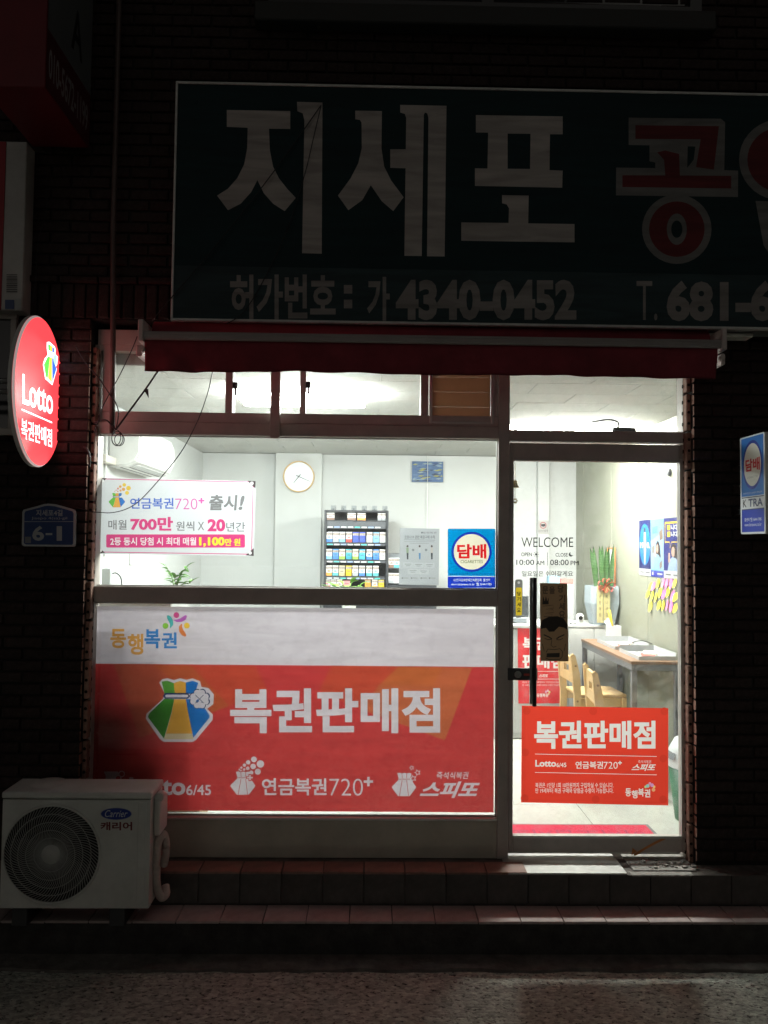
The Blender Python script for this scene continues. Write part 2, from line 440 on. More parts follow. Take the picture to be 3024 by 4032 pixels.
# lower step
q = MB(); q.box(-6, 6, -.375, -.10, 0, .250)
step1 = tag(q.build('lower_step', mat('blackened_concrete', (.045, .042, .04), .9, 0, .2, noise=(14, .4), bump=(50, .6))), kind='structure')
def tile_mesh(name, w, d, h, m, b=.002):
    q = MB(); q.box(-w / 2, w / 2, -d / 2, d / 2, 0, h, b); return q.mesh(name, m)
tm = tile_mesh('tread_tile', .195, .160, .012, m_step_tile)
x = -2.6 + .035
while x < 2.02:
    o = link('tread_tile', tm, step1); o.location = (x, -.3015, .250); o.rotation_euler = (random.uniform(-.006, .006), random.uniform(-.006, .006), random.uniform(-.01, .01)); x += .199
# upper step with riser tiles and a narrow tread
q = MB(); q.box(-6, 6, -.205, -.01, .2, .402)
step2 = tag(q.build('upper_step', m_conc), kind='structure')
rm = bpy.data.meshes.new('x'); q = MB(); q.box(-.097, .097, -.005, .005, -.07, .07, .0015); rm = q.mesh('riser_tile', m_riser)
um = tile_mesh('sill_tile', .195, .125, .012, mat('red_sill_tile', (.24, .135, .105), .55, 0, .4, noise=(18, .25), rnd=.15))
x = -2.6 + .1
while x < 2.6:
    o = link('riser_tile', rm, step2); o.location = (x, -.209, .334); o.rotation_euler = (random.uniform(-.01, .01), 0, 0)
    if x < .72:
        o = link('sill_tile', um, step2); o.location = (x, -.1475, .402)
    x += .199
# gravel chips lying on the road
q = MB()
for i in range(420):
    px_, py_ = random.uniform(-2.2, 2.2), random.uniform(-1.25, -.5)
    if random.random() < .35: py_ = random.uniform(-.62, -.49)
    r_ = random.choice((.003, .004, .005, .008)) * random.uniform(.6, 1.2)
    n_ = random.randint(4, 6); a0 = random.random() * 6
    base = [(px_ + r_ * math.cos(a0 + 2 * PI * k / n_) * random.uniform(.6, 1.3), py_ + r_ * math.sin(a0 + 2 * PI * k / n_) * random.uniform(.6, 1.2)) for k in range(n_)]
    q.prism(base, ROAD_Z - .002, ROAD_Z + r_ * .7, 'z')
tag(q.build('gravel', mat('stone_chip', (.42, .40, .36), .8, noise=(60, .5))), 'small pale stone chips scattered over the asphalt', 'gravel', kind='stuff')

# ================================================================== BUILDING SHELL
bld = thing('brick_building', 'dark brown brick building with the lit shop front, a tall window and a glass door', 'building', (0, 0, 0))
XL = at(338, 2000, -.1)[0]; XR = at(2737, 2400, -.1)[0]     # brick edges of the opening
ZT = 3.13
BF = -.10
q = MB()
q.box(-7, XL + .0, BF + .012, .12, 0, 7); q.box(XR, 7, BF + .012, .12, 0, 7); q.box(XL, XR, BF + .012, .12, ZT, 7)
q.build('mortar_wall', m_mortar, bld)
def brick_mesh(L_, H_, D_):
    q = MB(); q.box(-L_ / 2, L_ / 2, 0, D_, -H_ / 2, H_ / 2)
    fr = [e for e in q.bm.edges if all(abs(v.co.y) < 1e-6 for v in e.verts)]
    bmesh.ops.bevel(q.bm, geom=fr, offset=.009, segments=2, affect='EDGES', profile=.6)
    return q.mesh('brick', m_brick)
BL, BH, CO = .190, .049, .0578
bme = brick_mesh(BL, BH, .035)
bme_e = bme.copy(); bme_e.materials.append(m_brick_lit)
for p_ in bme_e.polygons: p_.material_index = 1 if abs(p_.normal.x) > .3 else 0  # end faces get the lighter brick, as if lit from inside
spots = []
def lay(x0, x1, z0, z1, flush):
    r = 0; z = z0 + CO / 2
    while z < z1:
        off = (BL + .01) / 2 * (r % 2)
        x = x1 if flush == 'r' else x0
        sg = -1 if flush == 'r' else 1
        first = True
        while (x > x0 + .02) if sg < 0 else (x < x1 - .02):
            L_ = BL / 2 - .005 if (first and r % 2) else BL
            e = x + sg * L_
            e = max(e, x0) if sg < 0 else min(e, x1)
            L2 = abs(e - x)
            if L2 > .015: spots.append(((x + e) / 2, z, L2 / BL))
            x = e + sg * .01; first = False
        z += CO; r += 1
ZS0, ZS1 = 3.135, 3.315        # soldier course
lay(-2.35, XL, .42, ZS0 - .005, 'r'); lay(-2.35, -.2, ZS1 + .035, 5.0, 'l')
lay(XR, 2.15, .42, ZS0, 'l')
lay(-.2, 3.0, ZS1 + .035, 5.0, 'l')
def pri(s):
    x, z, l = s
    if x < XL and z < 3.2: return (0 if x > -2.15 else 2, 0)
    if XR < x < XR + .2: return (0, 1)
    if x < -.9 and 3.3 < z < 4.6 and x > -2.0: return (1, z)
    return (3, z)
spots.sort(key=pri)
def put_brick(x, z, l, part=True): return (x, BF + random.uniform(-.003, .003), z), (random.uniform(-.012, .012), 0, random.uniform(-.01, .01)), (l, 1, 1)
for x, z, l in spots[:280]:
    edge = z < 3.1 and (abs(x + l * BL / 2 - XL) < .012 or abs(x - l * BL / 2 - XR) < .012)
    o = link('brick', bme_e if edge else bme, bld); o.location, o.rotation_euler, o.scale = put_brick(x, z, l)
# the farther courses joined
bmj = bmesh.new()
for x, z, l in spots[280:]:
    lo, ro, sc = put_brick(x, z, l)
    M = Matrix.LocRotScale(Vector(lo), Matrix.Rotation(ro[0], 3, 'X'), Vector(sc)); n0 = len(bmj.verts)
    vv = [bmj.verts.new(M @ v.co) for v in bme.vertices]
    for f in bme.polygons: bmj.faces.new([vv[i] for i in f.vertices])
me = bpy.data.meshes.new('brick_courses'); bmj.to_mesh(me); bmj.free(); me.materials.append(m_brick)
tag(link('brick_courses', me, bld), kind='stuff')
# soldier course and its projecting ledge bricks above
sme = brick_mesh(.053, .176, .035)
x = -2.35
while x < 2.2:
    if not (-.95 < x < 1.95):
        o = link('soldier_brick', sme, bld); o.location = (x, BF - .004 + random.uniform(-.003, .003), (ZS0 + ZS1) / 2)
    x += .061
lme = brick_mesh(.19, .032, .05)
x = -2.3
while x < -.8:
    o = link('ledge_brick', lme, bld); o.location = (x, BF - .022 + random.uniform(-.003, .003), ZS1 + .016); x += .2
# bricks standing on end that line both reveals, their core holes showing
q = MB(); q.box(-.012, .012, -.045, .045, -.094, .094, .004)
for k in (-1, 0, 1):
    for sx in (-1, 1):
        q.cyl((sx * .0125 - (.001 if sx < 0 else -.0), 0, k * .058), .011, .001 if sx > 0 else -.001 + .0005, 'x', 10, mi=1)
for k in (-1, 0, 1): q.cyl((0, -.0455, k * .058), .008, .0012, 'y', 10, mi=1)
rv = q.mesh('reveal_brick', m_brick_lit, m_hole)
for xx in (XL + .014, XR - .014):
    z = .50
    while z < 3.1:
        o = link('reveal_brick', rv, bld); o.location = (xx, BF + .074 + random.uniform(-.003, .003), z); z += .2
# upper storey window: stone sill, frame, dark pane
q = MB(); q.box(-.62, 1.75, -.19, -.1, 4.66, 4.76, .006); q.build('window_sill', mat('stone_sill', (.035, .035, .034), .7, noise=(10, .15)), bld)
q = MB()
for a in ((-.56, -.5), (.55, .61), (1.64, 1.7)): q.box(a[0], a[1], -.13, -.07, 4.76, 5.7)
q.box(-.5, .55, -.13, -.07, 4.76, 4.82); q.box(.61, 1.64, -.13, -.07, 4.76, 4.82)
uw = q.build('upper_window', m_metal_dark, bld)
q = MB(); q.box(-.5, 1.64, -.095, -.085, 4.82, 5.7); q.build('pane', mat('night_pane', (.02, .022, .024), .08), uw)

# ------------------------------------------------------------------ shop-front frame
X = lambda px, py=2300, Y=0.0: at(px, py, Y)[0]
Z = lambda py, px=1200, Y=0.0: at(px, py, Y)[1]
xl0, xl1 = XL + .028, X(368)            # left jamb
xm0, xm1 = X(1957), X(2001)             # post between window and door
xr0, xr1 = X(2690), XR - .028           # right jamb
zh = 3.02
z_ts0, z_ts1 = Z(1722), Z(1632)         # rail under the transom
z_mr0, z_mr1 = Z(2378), Z(2314)         # rail between window and film panel
z_br = Z(3212); z_bot = .405
FY0, FY1 = -.03, .05
for a, b in ((xl0, xl1), (xm0, xm1), (xr0, xr1)):
    sf = MB(); sf.box(a, b, FY0, FY1, z_bot, zh + .08, .003); sf.build('shop_front_post', m_frame, bld)
sf = MB(); sf.box(xl1, xm0, FY0 + .002, FY1, z_mr0, z_mr1, .003); sf.build('middle_rail', m_frame, bld)
sf = MB(); sf.box(xl1, xm0, FY0 - .006, FY1, z_ts0, z_ts0 + .065, .003); sf.box(xl1, xm0, FY0 + .004, FY1, z_ts0 + .066, z_ts1, .003)
sf.build('transom_rail', m_frame, bld)
sf = MB(); sf.box(xl1, xm0, FY0 + .002, FY1, zh, zh + .08, .003); sf.box(xm1, xr0, FY0 + .002, FY1, zh, zh + .08, .003)
sf.build('head_rail', m_frame, bld)
sf = MB(); sf.box(xm1, xr0, FY0 + .002, FY1, Z(1742, 2300), Z(1700, 2300), .003); sf.build('door_header', m_frame, bld)
# dado panel under the film window
q = MB(); q.box(xl1, xm0, FY0 + .006, FY1, z_bot, z_br - .012, .002)
q.build('dado_panel', mat('painted_dado', (.46, .42, .35), .5, noise=(5, .15), bump=(40, .06)), bld)
q = MB(); q.box(xl1, xm0, FY0 - .004, FY1, z_br - .012, z_br, .002); q.build('bottom_rail', m_frame_lt, bld)
def pane(name, x0, x1, z0, z1, Y, m, parent, bead=.006):
    q = MB(); q.box(x0, x1, Y, Y + .005, z0, z1)
    p = q.build('pane', m, parent)
    q = MB()
    q.box(x0, x1, Y - .012, Y - .001, z0, z0 + bead); q.box(x0, x1, Y - .012, Y - .001, z1 - bead, z1)
    q.box(x0, x0 + bead, Y - .012, Y - .001, z0 + bead, z1 - bead); q.box(x1 - bead, x1, Y - .012, Y - .001, z0 + bead, z1 - bead)
    q.build('glazing_bead', m_frame_lt, p if parent is bld else parent)
    return p
GY = .012
pane('display', xl1, xm0, z_mr1, z_ts0, GY, m_glass_dirty, bld)
pane('film', xl1, xm0, z_br, z_mr0, GY, m_glass, bld)
pane('transom', xm1, xr0, Z(1700, 2300), zh, GY, m_glass_tr, bld)
# transom strip above the display window: uprights, panes, sliding sash, vent
def upright(p0, p1, z0=z_ts1, z1=zh, y0=FY0 + .004, y1=FY1 - .005, name='transom_mullion', m=m_frame):
    q = MB(); q.box(X(p0, 1500), X(p1, 1500), y0, y1, z0, z1, .002); return q.build(name, m, bld)
upright(371, 394); upright(411, 446); upright(892, 920); upright(1656, 1686); upright(1944, 1956)
upright(1182, 1205, y0=.0, y1=.045)
q = MB(); q.box(xl1, X(892, 1500), FY0 + .006, FY1 - .01, Z(1388, 600), zh, .002); q.build('transom_head', m_frame, bld)
for a, b in ((446, 892), (920, 1182), (1205, 1656)):
    q = MB(); q.box(X(a, 1500), X(b, 1500), GY + (.02 if a == 920 else 0), GY + .004 + (.02 if a == 920 else 0), z_ts1, zh)
    q.build('transom_pane', m_glass_tr, bld)
# window latches on the sliding sashes
for px_, py_ in ((928, 1522), (1214, 1520)):
    q = MB(); x_, z_ = at(px_, py_, 0); q.box(x_ - .012, x_ + .012, -.012, .004, z_ - .012, z_ + .022, .003); q.box(x_ - .002, x_ + .008, -.022, -.012, z_ - .05, z_ + .008, .003)
    q.build('sash_latch', m_black, bld)
# brown plastic vent panel with three boards
vx0, vx1 = X(1692, 1580), X(1940, 1580); vz0, vz1 = Z(1672, 1800), Z(1440, 1800)
def trans_mat(name, col, k):
    m = mat(name, col, .45, noise=(6, .12)); n = m.node_tree; t = n.nodes.new('ShaderNodeBsdfTranslucent'); t.inputs[0].default_value = (*col, 1)
    mx = n.nodes.new('ShaderNodeMixShader'); mx.inputs[0].default_value = k; n.links.new(n.nodes['Principled BSDF'].outputs[0], mx.inputs[1]); n.links.new(t.outputs[0], mx.inputs[2]); n.links.new(mx.outputs[0], n.nodes['Material Output'].inputs['Surface']); return m
q = MB(); q.box(vx0, vx1, .0, .03, vz1 - .02, vz1); q.box(vx0, vx0 + .012, .0, .03, vz0, vz1 - .02); q.box(vx1 - .012, vx1, .0, .03, vz0, vz1 - .02); vent = q.build('vent_panel', mat('brown_vent', (.12, .08, .06), .5), bld)
q = MB(); e_ = .012
q.box(vx0 - .002, vx0 + e_, -.028, .0, vz0, vz1, .002); q.box(vx1 - e_, vx1 + .002, -.028, .0, vz0, vz1, .002); q.box(vx0 + e_, vx1 - e_, -.028, 0, vz0, vz0 + e_, .002)
q.build('vent_frame', m_frame_lt, vent)
m_vslat = trans_mat('brown_vent_board', (.42, .28, .19), .35)
zz = vz0 + e_ + .002
for k in range(4):
    h_ = .078
    q = MB(); q.box(vx0 + e_ + .001, vx1 - e_ - .001, -.006, -.003, zz, zz + h_, .001); q.build('vent_board', m_vslat, vent); zz += h_ + .0006
# loose steel upright hanging before the transom
q = MB(); a = rc(1066, 1380, 1104, 1722, -.08); q.box(a[0], a[1], -.09, -.055, a[2], a[3], .002); q.box(a[0] + .004, a[1] - .004, -.091, -.056, a[2] - .006, a[2], .001)
q.box(a[1], a[1] + .025, -.062, -.056, a[2] + .01, a[2] + .06); q.build('support_bar', m_frame, bld)

# ------------------------------------------------------------------ the glass door
dx0, dx1 = X(2003), X(2688); dz0, dz1 = Z(3349, 2350), Z(1750, 2350)
gx0, gx1 = X(2019), X(2673); gz0, gz1 = Z(3288, 2350), Z(1819, 2350)
q = MB(); DY0, DY1 = -.022, .022
q.box(dx0, gx0, DY0, DY1, dz0, dz1, .003); q.box(gx1, dx1, DY0, DY1, dz0, dz1, .003)
q.box(gx0, gx1, DY0, DY1, gz1, dz1, .003); q.box(gx0, gx1, DY0, DY1, dz0, gz0, .003)
door = q.build('door', m_frame, bld)
q = MB(); q.box(gx0, gx1, -.004, .004, gz0, gz1); q.build('pane', m_glass, door)
q = MB(); q.box(gx0, gx1, -.0245, -.018, gz0 - .008, gz0 + .004); q.box(gx1 - .002, gx1 + .014, -.0255, -.018, gz0, gz1 + .02); q.build('glazing_bead', m_frame_lt, door)
hx = X(2101, 2500, -.07); hz0, hz1 = Z(2780, 2100, -.07), Z(2274, 2100, -.07)
q = MB(); q.tube([(hx + .004, -.075, hz0), (hx + .004, -.075, hz1)], .011, 14); hd = q.build('door_handle', m_black, door)
q = MB(); q.box(hx - .021, hx - .008, -.082, -.066, hz0 + .01, hz1, .003)
for z_ in (hz0 + .06, hz1 - .06): q.cyl((hx + .004, -.07, z_), .008, .05, 'y', 12)
q.build('handle_trim', m_chrome, hd)
a = rc(1999, 2630, 2117, 2679, -.03); q = MB(); q.box(a[0], a[1], -.034, -.0225, a[2], a[3], .004, 2); lk = q.build('door_lock', m_metal_dark, door)
q = MB(); q.cyl((a[0] + .05, -.045, (a[2] + a[3]) / 2), .018, .011, 'y', 18); q.build('lock_cylinder', m_chrome, lk)
q = MB(); q.box(a[0] + .082, a[0] + .128, -.037, -.0345, a[2] + .024, a[2] + .036, .0012); q.build('lock_label', mat('red_label', (.5, .07, .05), .5), lk)
# hinge caps along the top and the threshold
q = MB()
for p0, p1 in ((2001, 2089), (2157, 2172), (2268, 2295), (2305, 2328), (2567, 2605), (2617, 2690)): q.box(X(p0, 1740), X(p1, 1740), -.028, -.0, Z(1744.5, 2350), Z(1740.5, 2350))
q.build('head_gap_trim', m_frame_lt, bld)
q = MB(); q.box(X(1999, 3400, -.2), X(2468, 3400, -.2), -.213, .03, .4025, .412, .003)
th = q.build('threshold_plate', mat('worn_steel_plate', (.42, .42, .40), .38, .5, noise=(10, .2)), bld)
q = MB(); q.box(X(2476, 3380, -.1), X(2722, 3380, -.1), -.17, .03, .4025, .410, .003); q.box(X(2484, 3410, -.2), X(2728, 3410, -.2), -.214, -.17, .395, .4045, .002)
for i in range(26):
    x_ = random.uniform(X(2480, 3380), X(2710, 3380)); s_ = random.uniform(.006, .016); yy_ = random.uniform(-.15, -.03); q.box(x_, x_ + s_ * 1.6, yy_, yy_ + s_, .409, .409 + s_ * .6, rot=Matrix.Rotation(random.random(), 3, 'Z'))
q.build('broken_threshold', mat('cracked_cement', (.26, .25, .23), .9, noise=(25, .4), bump=(60, .8)), th)
# orange arrow tape on the door's lower rail
pr = Print(lambda u, v: at(u, v, -.0225)); OR = (.52, .20, .06)
pr.line([(2618, 3300), (2580, 3318), (2540, 3340), (2505, 3362), (2495, 3368)], [9, 10, 9, 11, 4], OR); pr.poly([(2486, 3368), (2490, 3338), (2508, 3352)], OR)
tag(pr.build('arrow_tape', m_paper, plane_y(-.0236)), 'worn orange arrow tape on the lower rail of the glass door', 'tape')

# ================================================================== ROOM
FZ, CZ, BY = .45, 2.93, 4.0
WX0, WX1 = -1.75, 2.15
q = MB(); q.box(WX0, WX1, .055, BY, FZ - .1, FZ - .006); fl = tag(q.build('floor', m_grout), kind='structure')
q = MB(); q.box(-.2985, .2985, -.2985, .2985, -.006, .004, .0015); ft = q.mesh('floor_tile', m_floor_tile)
y = .36
while y < BY:
    x = WX0 + .31
    while x < WX1:
        o = link('floor_tile', ft, fl); o.location = (x, y, FZ - .004); o.scale = (1, 1, 1); x += .6
    y += .6
q = MB(); q.box(WX0 - .1, WX1 + .1, .05, BY + .1, CZ + .008, CZ + .09); ce = tag(q.build('ceiling', m_ceil_gap), kind='structure')
q = MB(); q.box(-.2985, .2985, -.1485, .1485, 0, .008, .0015); ct = q.mesh('ceiling_tile', m_ceil)
y = .05 + .15; r = 0
while y < BY:
    x = WX0 + (.0 if r % 2 else .3)
    while x < WX1 + .3:
        o = link('ceiling_tile', ct, ce); o.location = (x, y, CZ); x += .6
    y += .3; r += 1
q = MB(); q.box(WX0 - .1, WX1 + .1, BY, BY + .1, FZ, CZ); wb = tag(q.build('wall_back', m_white_wall), kind='structure')
a = rc(1082, 1780, 1265, 2300, 3.9); q = MB(); q.box(a[0], a[1], 3.9, 3.999, FZ, CZ - .001, .004); q.build('pilaster', m_white_wall, wb)
q = MB(); q.box(X(2118, 2000, 3.93), X(2163, 2000, 3.93), 3.93, 3.999, FZ, CZ - .001, .003); q.build('pilaster', m_white_wall, wb)
q = MB(); q.box(WX0, X(2118, 2000, 3.93), 3.985, 3.999, FZ, FZ + .07); q.build('skirting', mat('skirting', (.6, .6, .57), .5), wb)
q = MB(); q.box(WX0 - .1, WX0, .125, BY, FZ, CZ); wl = tag(q.build('wall_left', m_white_wall), kind='structure')
q = MB(); q.box(WX0 + .0, WX0 + .03, .125, .75, FZ, CZ - .001, .002); q.build('wall_batten', m_white_wall, wl)
q = MB(); q.box(WX1 + .008, WX1 + .1, .125, BY, FZ, CZ); wr = tag(q.build('wall_right', mat('panel_joint', (.42, .44, .36), .7)), kind='structure')
y = .125
while y < BY:
    y2 = min(y + .9, BY); q = MB(); q.box(WX1, WX1 + .009, y + .002, y2 - .002, FZ, CZ - .001, .002); q.build('wall_panel', m_green_wall, wr); y += .9
# inside faces of the front wall
q = MB(); q.box(WX0 - .1, XL - .005, .121, .124, FZ, CZ); q.box(XR + .005, WX1 + .1, .121, .124, FZ, CZ); tag(q.build('wall_front', m_white_wall), kind='structure')

# ceiling lamps
m_lamp = mat('lamp_diffuser', (.9, .9, .9), .5, emit=((.95, 1.0, .965), LAMP))
m_lamp2 = mat('lamp_diffuser_warm', (.9, .9, .9), .5, emit=((1.0, .985, .93), LAMP * 1.1))
def lamp(cx, cyy, wx, wy, label, m):
    t = thing('ceiling_lamp', label, 'ceiling lamp', (cx, cyy, CZ), 'lamps on the shop ceiling')
    q = MB(); q.box(cx - wx / 2 + .03, cx + wx / 2 - .03, cyy - wy / 2 + .03, cyy + wy / 2 - .03, CZ - .020, CZ - .0005, .002); q.build('lamp_body', m_white_pl, t)
    q = MB(); q.box(cx - wx / 2 + .012, cx + wx / 2 - .012, cyy - wy / 2 + .01, cyy + wy / 2 - .01, CZ - .075, CZ - .0205, .015, 2); q.build('diffuser', m, t)
lamp(-.42, .72, .78, .20, 'glaring white strip lamp on the ceiling seen through the left transom', m_lamp)
lamp(1.58, 2.02, .92, .32, 'glaring warm strip lamp on the ceiling seen through the transom above the door', m_lamp2)
lamp(-.55, 2.05, .72, .18, 'white strip lamp on the ceiling before the wall clock', m_lamp)  # unseen third lamp, added to brighten the left part of the room

# ------------------------------------------------------------------ printed window graphics
# large film of the lower window
FPY = .022
RED = (.56, .052, .054); ORG = (.54, .13, .058); OR2 = (.50, .095, .056); FW = (.70, .63, .70)
A = lambda u, v: (300 + u * .5425, 2300 + v * .5425)      # first study crop
B = lambda u, v: (1100 + u * .5726, 2300 + v * .5726)     # second study crop
PX = lambda u, v: at(u, v, FPY)
def bag(pr, T, full=True, white=None):
    c = (lambda x: white) if white else (lambda x: x)
    P = lambda pts, col: pr.poly([T(*p) for p in pts], col)
    if full:
        P([(603, 715), (625, 690), (665, 683), (710, 697), (755, 683), (800, 695), (845, 683), (900, 705), (908, 745), (960, 755), (1000, 800), (995, 870), (950, 905), (992, 945), (990, 985), (870, 1130), (845, 1145), (635, 1145), (607, 1125), (505, 975), (510, 940), (628, 835), (640, 790)], FW)
    g, o_, b_ = (.10, .30, .05), (.72, .36, .06), (.02, .16, .52)
    P([(620, 708), (662, 700), (708, 718), (716, 795), (640, 795)], c(g if full else (.12, .45, .06))); P([(708, 718), (755, 702), (796, 714), (796, 795), (716, 795)], c(o_)); P([(796, 714), (845, 702), (886, 716), (862, 795), (796, 795)], c(b_))
    P([(640, 832), (712, 835), (692, 930), (637, 1122), (520, 965), (530, 940)], c((.05, .20, .03) if full else (.12, .45, .06)))
    P([(712, 835), (796, 835), (850, 1122), (640, 1122), (694, 930)], c(o_)); P([(796, 835), (885, 835), (968, 950), (968, 968), (850, 1115), (812, 930)], c(b_))
    if full: P([(652, 1085), (842, 1085), (850, 1125), (640, 1125)], (.70, .55, .36))
    if not white:
        P([(645, 790), (812, 790), (825, 812), (812, 832), (645, 832), (630, 812)], (.01, .03, .12)); P([(652, 802), (806, 802), (814, 812), (806, 822), (652, 822), (645, 812)], FW)
    if full:
        N = (.01, .03, .12)
        for k in range(4):
            t_ = k * PI / 2
            for s_ in (-1, 1): pr.ell(*T(897 + 50 * math.cos(t_) - s_ * 20 * math.sin(t_), 832 + 48 * math.sin(t_) + s_ * 20 * math.cos(t_)), 13.5, 13.5, N, 14)
        for k in range(4):
            t_ = k * PI / 2; c_, s2 = math.cos(t_), math.sin(t_)
            for s_ in (-1, 1): pr.ell(*T(895 + 46 * c_ - s_ * 19 * s2, 834 + 46 * s2 + s_ * 19 * c_), 11.5, 11.5, FW, 14)
            pr.poly([T(895 + 12 * c_, 834 + 12 * s2), T(895 + 50 * c_ - 34 * s2, 834 + 50 * s2 + 34 * c_), T(895 + 66 * c_, 834 + 66 * s2), T(895 + 50 * c_ + 34 * s2, 834 + 50 * s2 - 34 * c_)], FW)
        for t_ in (PI / 4, 3 * PI / 4): pr.line([T(895 + 42 * math.cos(t_), 834 + 42 * math.sin(t_)), T(895 - 42 * math.cos(t_), 834 - 42 * math.sin(t_))], 2.4, N)
pr = Print(PX)
pr.poly([(365, 2386), (1944, 2399), (1944, 3199), (358, 3189)], RED)
pr.poly([(365, 2386), (1944, 2399), (1944, 2626), (365, 2613)], FW)
P_ = lambda T, pts, col: pr.poly([T(*p) for p in pts], col)
P_(A, [(275, 582), (832, 590), (1110, 885), (990, 930), (760, 1010), (460, 1115), (370, 860)], OR2)
P_(A, [(832, 590), (1300, 596), (1395, 780), (1110, 885)], (.55, .07, .042)); P_(A, [(560, 586), (832, 590), (1110, 885), (990, 930)], (.50, .10, .042))
P_(B, [(360, 559), (820, 568), (690, 690), (560, 860), (420, 800), (275, 730)], (.54, .072, .042))
P_(B, [(820, 568), (1325, 575), (1138, 1075), (830, 960), (560, 860), (690, 690)], ORG)
P_(B, [(820, 568), (1120, 572), (1060, 700), (690, 690)], (.54, .13, .045))
# company lettering with five dancing strokes
for t_, a_, b_, c_, d_, col in (('동', 248, 325, 362, 465, 0), ('행', 373, 360, 488, 513, 0), ('복', 495, 327, 610, 466, 1), ('권', 620, 350, 731, 466, 1)):
    u0, v0 = A(a_, b_); u1, v1 = A(c_, d_); pr.text(t_, u0, v0, u1, v1, ((.72, .34, .07), (.03, .21, .58))[col], .028, res=5)
for u_, v_, col in ((727, 225, (.62, .07, .25)), (648, 303, (.24, .52, .06)), (803, 301, (.80, .50, .06))): pr.ell(*A(u_, v_), 11.5, 11.5, col, 20)
pr.line([A(*p) for p in ((662, 228), (675, 245), (688, 268), (693, 292), (682, 320))], [7, 17, 17, 13, 2], (.06, .42, .42))
pr.line([A(*p) for p in ((706, 260), (730, 266), (760, 262), (785, 247), (800, 228))], [2, 10, 15, 17, 8], (.48, .11, .48))
pr.line([A(*p) for p in ((768, 286), (757, 310), (762, 338), (778, 360), (795, 378))], [2, 13, 17, 17, 8], (.72, .20, .05))
bag(pr, A)
pr.text('복권판매점', 906, 2710, 1733, 2887, FW, .034, res=5)
pr.text('Lotto', 509, 3060, 730, 3131, FW, .03, res=4); pr.text('6/45', 733, 3090, 831, 3131, FW, .015)
pr.text('연금복권', 1031, 3064, 1286, 3132, FW, .02); pr.text('720', 1297, 3066, 1429, 3133, FW, -.012, res=5); pr.text('+', 1432, 3059, 1469, 3096, FW, .03)
pr.text('즉석식복권', 1719, 3039, 1845, 3067, FW, .01, .15); pr.text('스피또', 1652, 3077, 1890, 3142, FW, .035, .35)
T2 = lambda u, v: (907 + (u - 520) * .2186, 3038 + (v - 702) * .2186)
def wbag(T):
    P_(T, [(620, 705), (662, 700), (708, 715), (755, 702), (796, 714), (845, 702), (886, 716), (862, 800), (885, 832), (968, 950), (968, 968), (850, 1118), (637, 1120), (520, 968), (525, 945), (640, 832), (645, 795)], FW)
    for l_ in (((645, 815), (860, 815)), ((712, 835), (660, 1118)), ((796, 835), (830, 1118)), ((708, 715), (714, 800)), ((796, 714), (796, 800))): pr.line([T(*p) for p in l_], 2.2, RED)
wbag(T2)
for u_, v_, r_ in ((1290, 1272, 21), (1337, 1305, 27), (1248, 1293, 16), (1284, 1323, 20), (1318, 1361, 22), (1221, 1314, 12), (1245, 1337, 13), (1199, 1332, 8), (1219, 1346, 9), (1271, 1368, 15), (1184, 1346, 6), (1195, 1353, 6)): pr.ell(*A(u_, v_), r_ * .5425, r_ * .5425, FW, 16)
u0, v0 = A(1233, 1378); u1, v1 = A(1290, 1430); pr.text('+', u0, v0, u1, v1, RED, .08); pr.text('+', u0 + 4, v0 + 4, u1 - 4, v1 - 4, FW, .03)
T3 = lambda u, v: (1543 + (u - 520) * .2112, 3043 + (v - 702) * .2205)
wbag(T3)
def star(T, cx, cyy, r_, col, k=.5, t0=-.3):
    pr.poly([T(cx + (r_ if i % 2 == 0 else r_ * k) * math.sin(t0 + i * PI / 5), cyy - (r_ if i % 2 == 0 else r_ * k) * math.cos(t0 + i * PI / 5)) for i in range(10)], col)
for c_ in ((910, 1263, 19), (950, 1296, 24), (920, 1336, 26)): star(B, *c_, FW); star(B, c_[0], c_[1], c_[2] * .6, RED)
P_(A, [(200, 1360), (300, 1360), (310, 1375), (290, 1400), (300, 1425), (210, 1425), (215, 1395)], FW)
for u_, v_ in ((330, 1378), (305, 1408)): pr.ell(*A(u_, v_), 13, 13, FW, 16); pr.ell(*A(u_, v_), 9, 9, RED, 16)
tag(pr.build('window_film', m_film, plane_y(FPY)), 'large red and white lottery film filling the lower shop window', 'window film')

# lottery banner hung inside the display window
pr = Print(lambda u, v: at(u, v, .045))
Q = lambda u, v: (300 + u * .4822, 1700 + v * .4822)
def qt(t_, a_, b_, c_, d_, col, bold=0., shear=0., sl=.0165, res=3):
    # the banner's rows fall slightly to the right
    u0, v0 = Q(a_, b_); u1, v1 = Q(c_, d_); pr.text(t_, u0, v0, u1, v1, col, bold, shear, res)
BW = (.72, .74, .78); PK = (.66, .055, .22); GR = (.20, .20, .21)
P_(Q, [(185, 375), (1465, 403), (1450, 1015), (170, 997)], BW)
for l_ in (((200, 385), (1445, 411)), ((200, 385), (190, 982)), ((1445, 411), (1432, 1000)), ((190, 982), (1432, 1000))): pr.line([Q(*p) for p in l_], 3, PK)
for tri, dot in (([(185, 375), (250, 380), (185, 437)], (213, 400)), ([(1398, 400), (1465, 403), (1463, 465)], (1435, 421)), ([(172, 932), (235, 988), (170, 997)], (197, 970)), ([(1385, 1008), (1450, 950), (1450, 1015)], (1420, 990))):
    P_(Q, tri, (.06, .045, .05)); pr.ell(*Q(*dot), 6.5, 6.5, (.9, .9, .9), 14)
TB = lambda u, v: Q(265 + (u - 520) * .298, 500 + (v - 702) * .28)
bag(pr, TB, full=False)
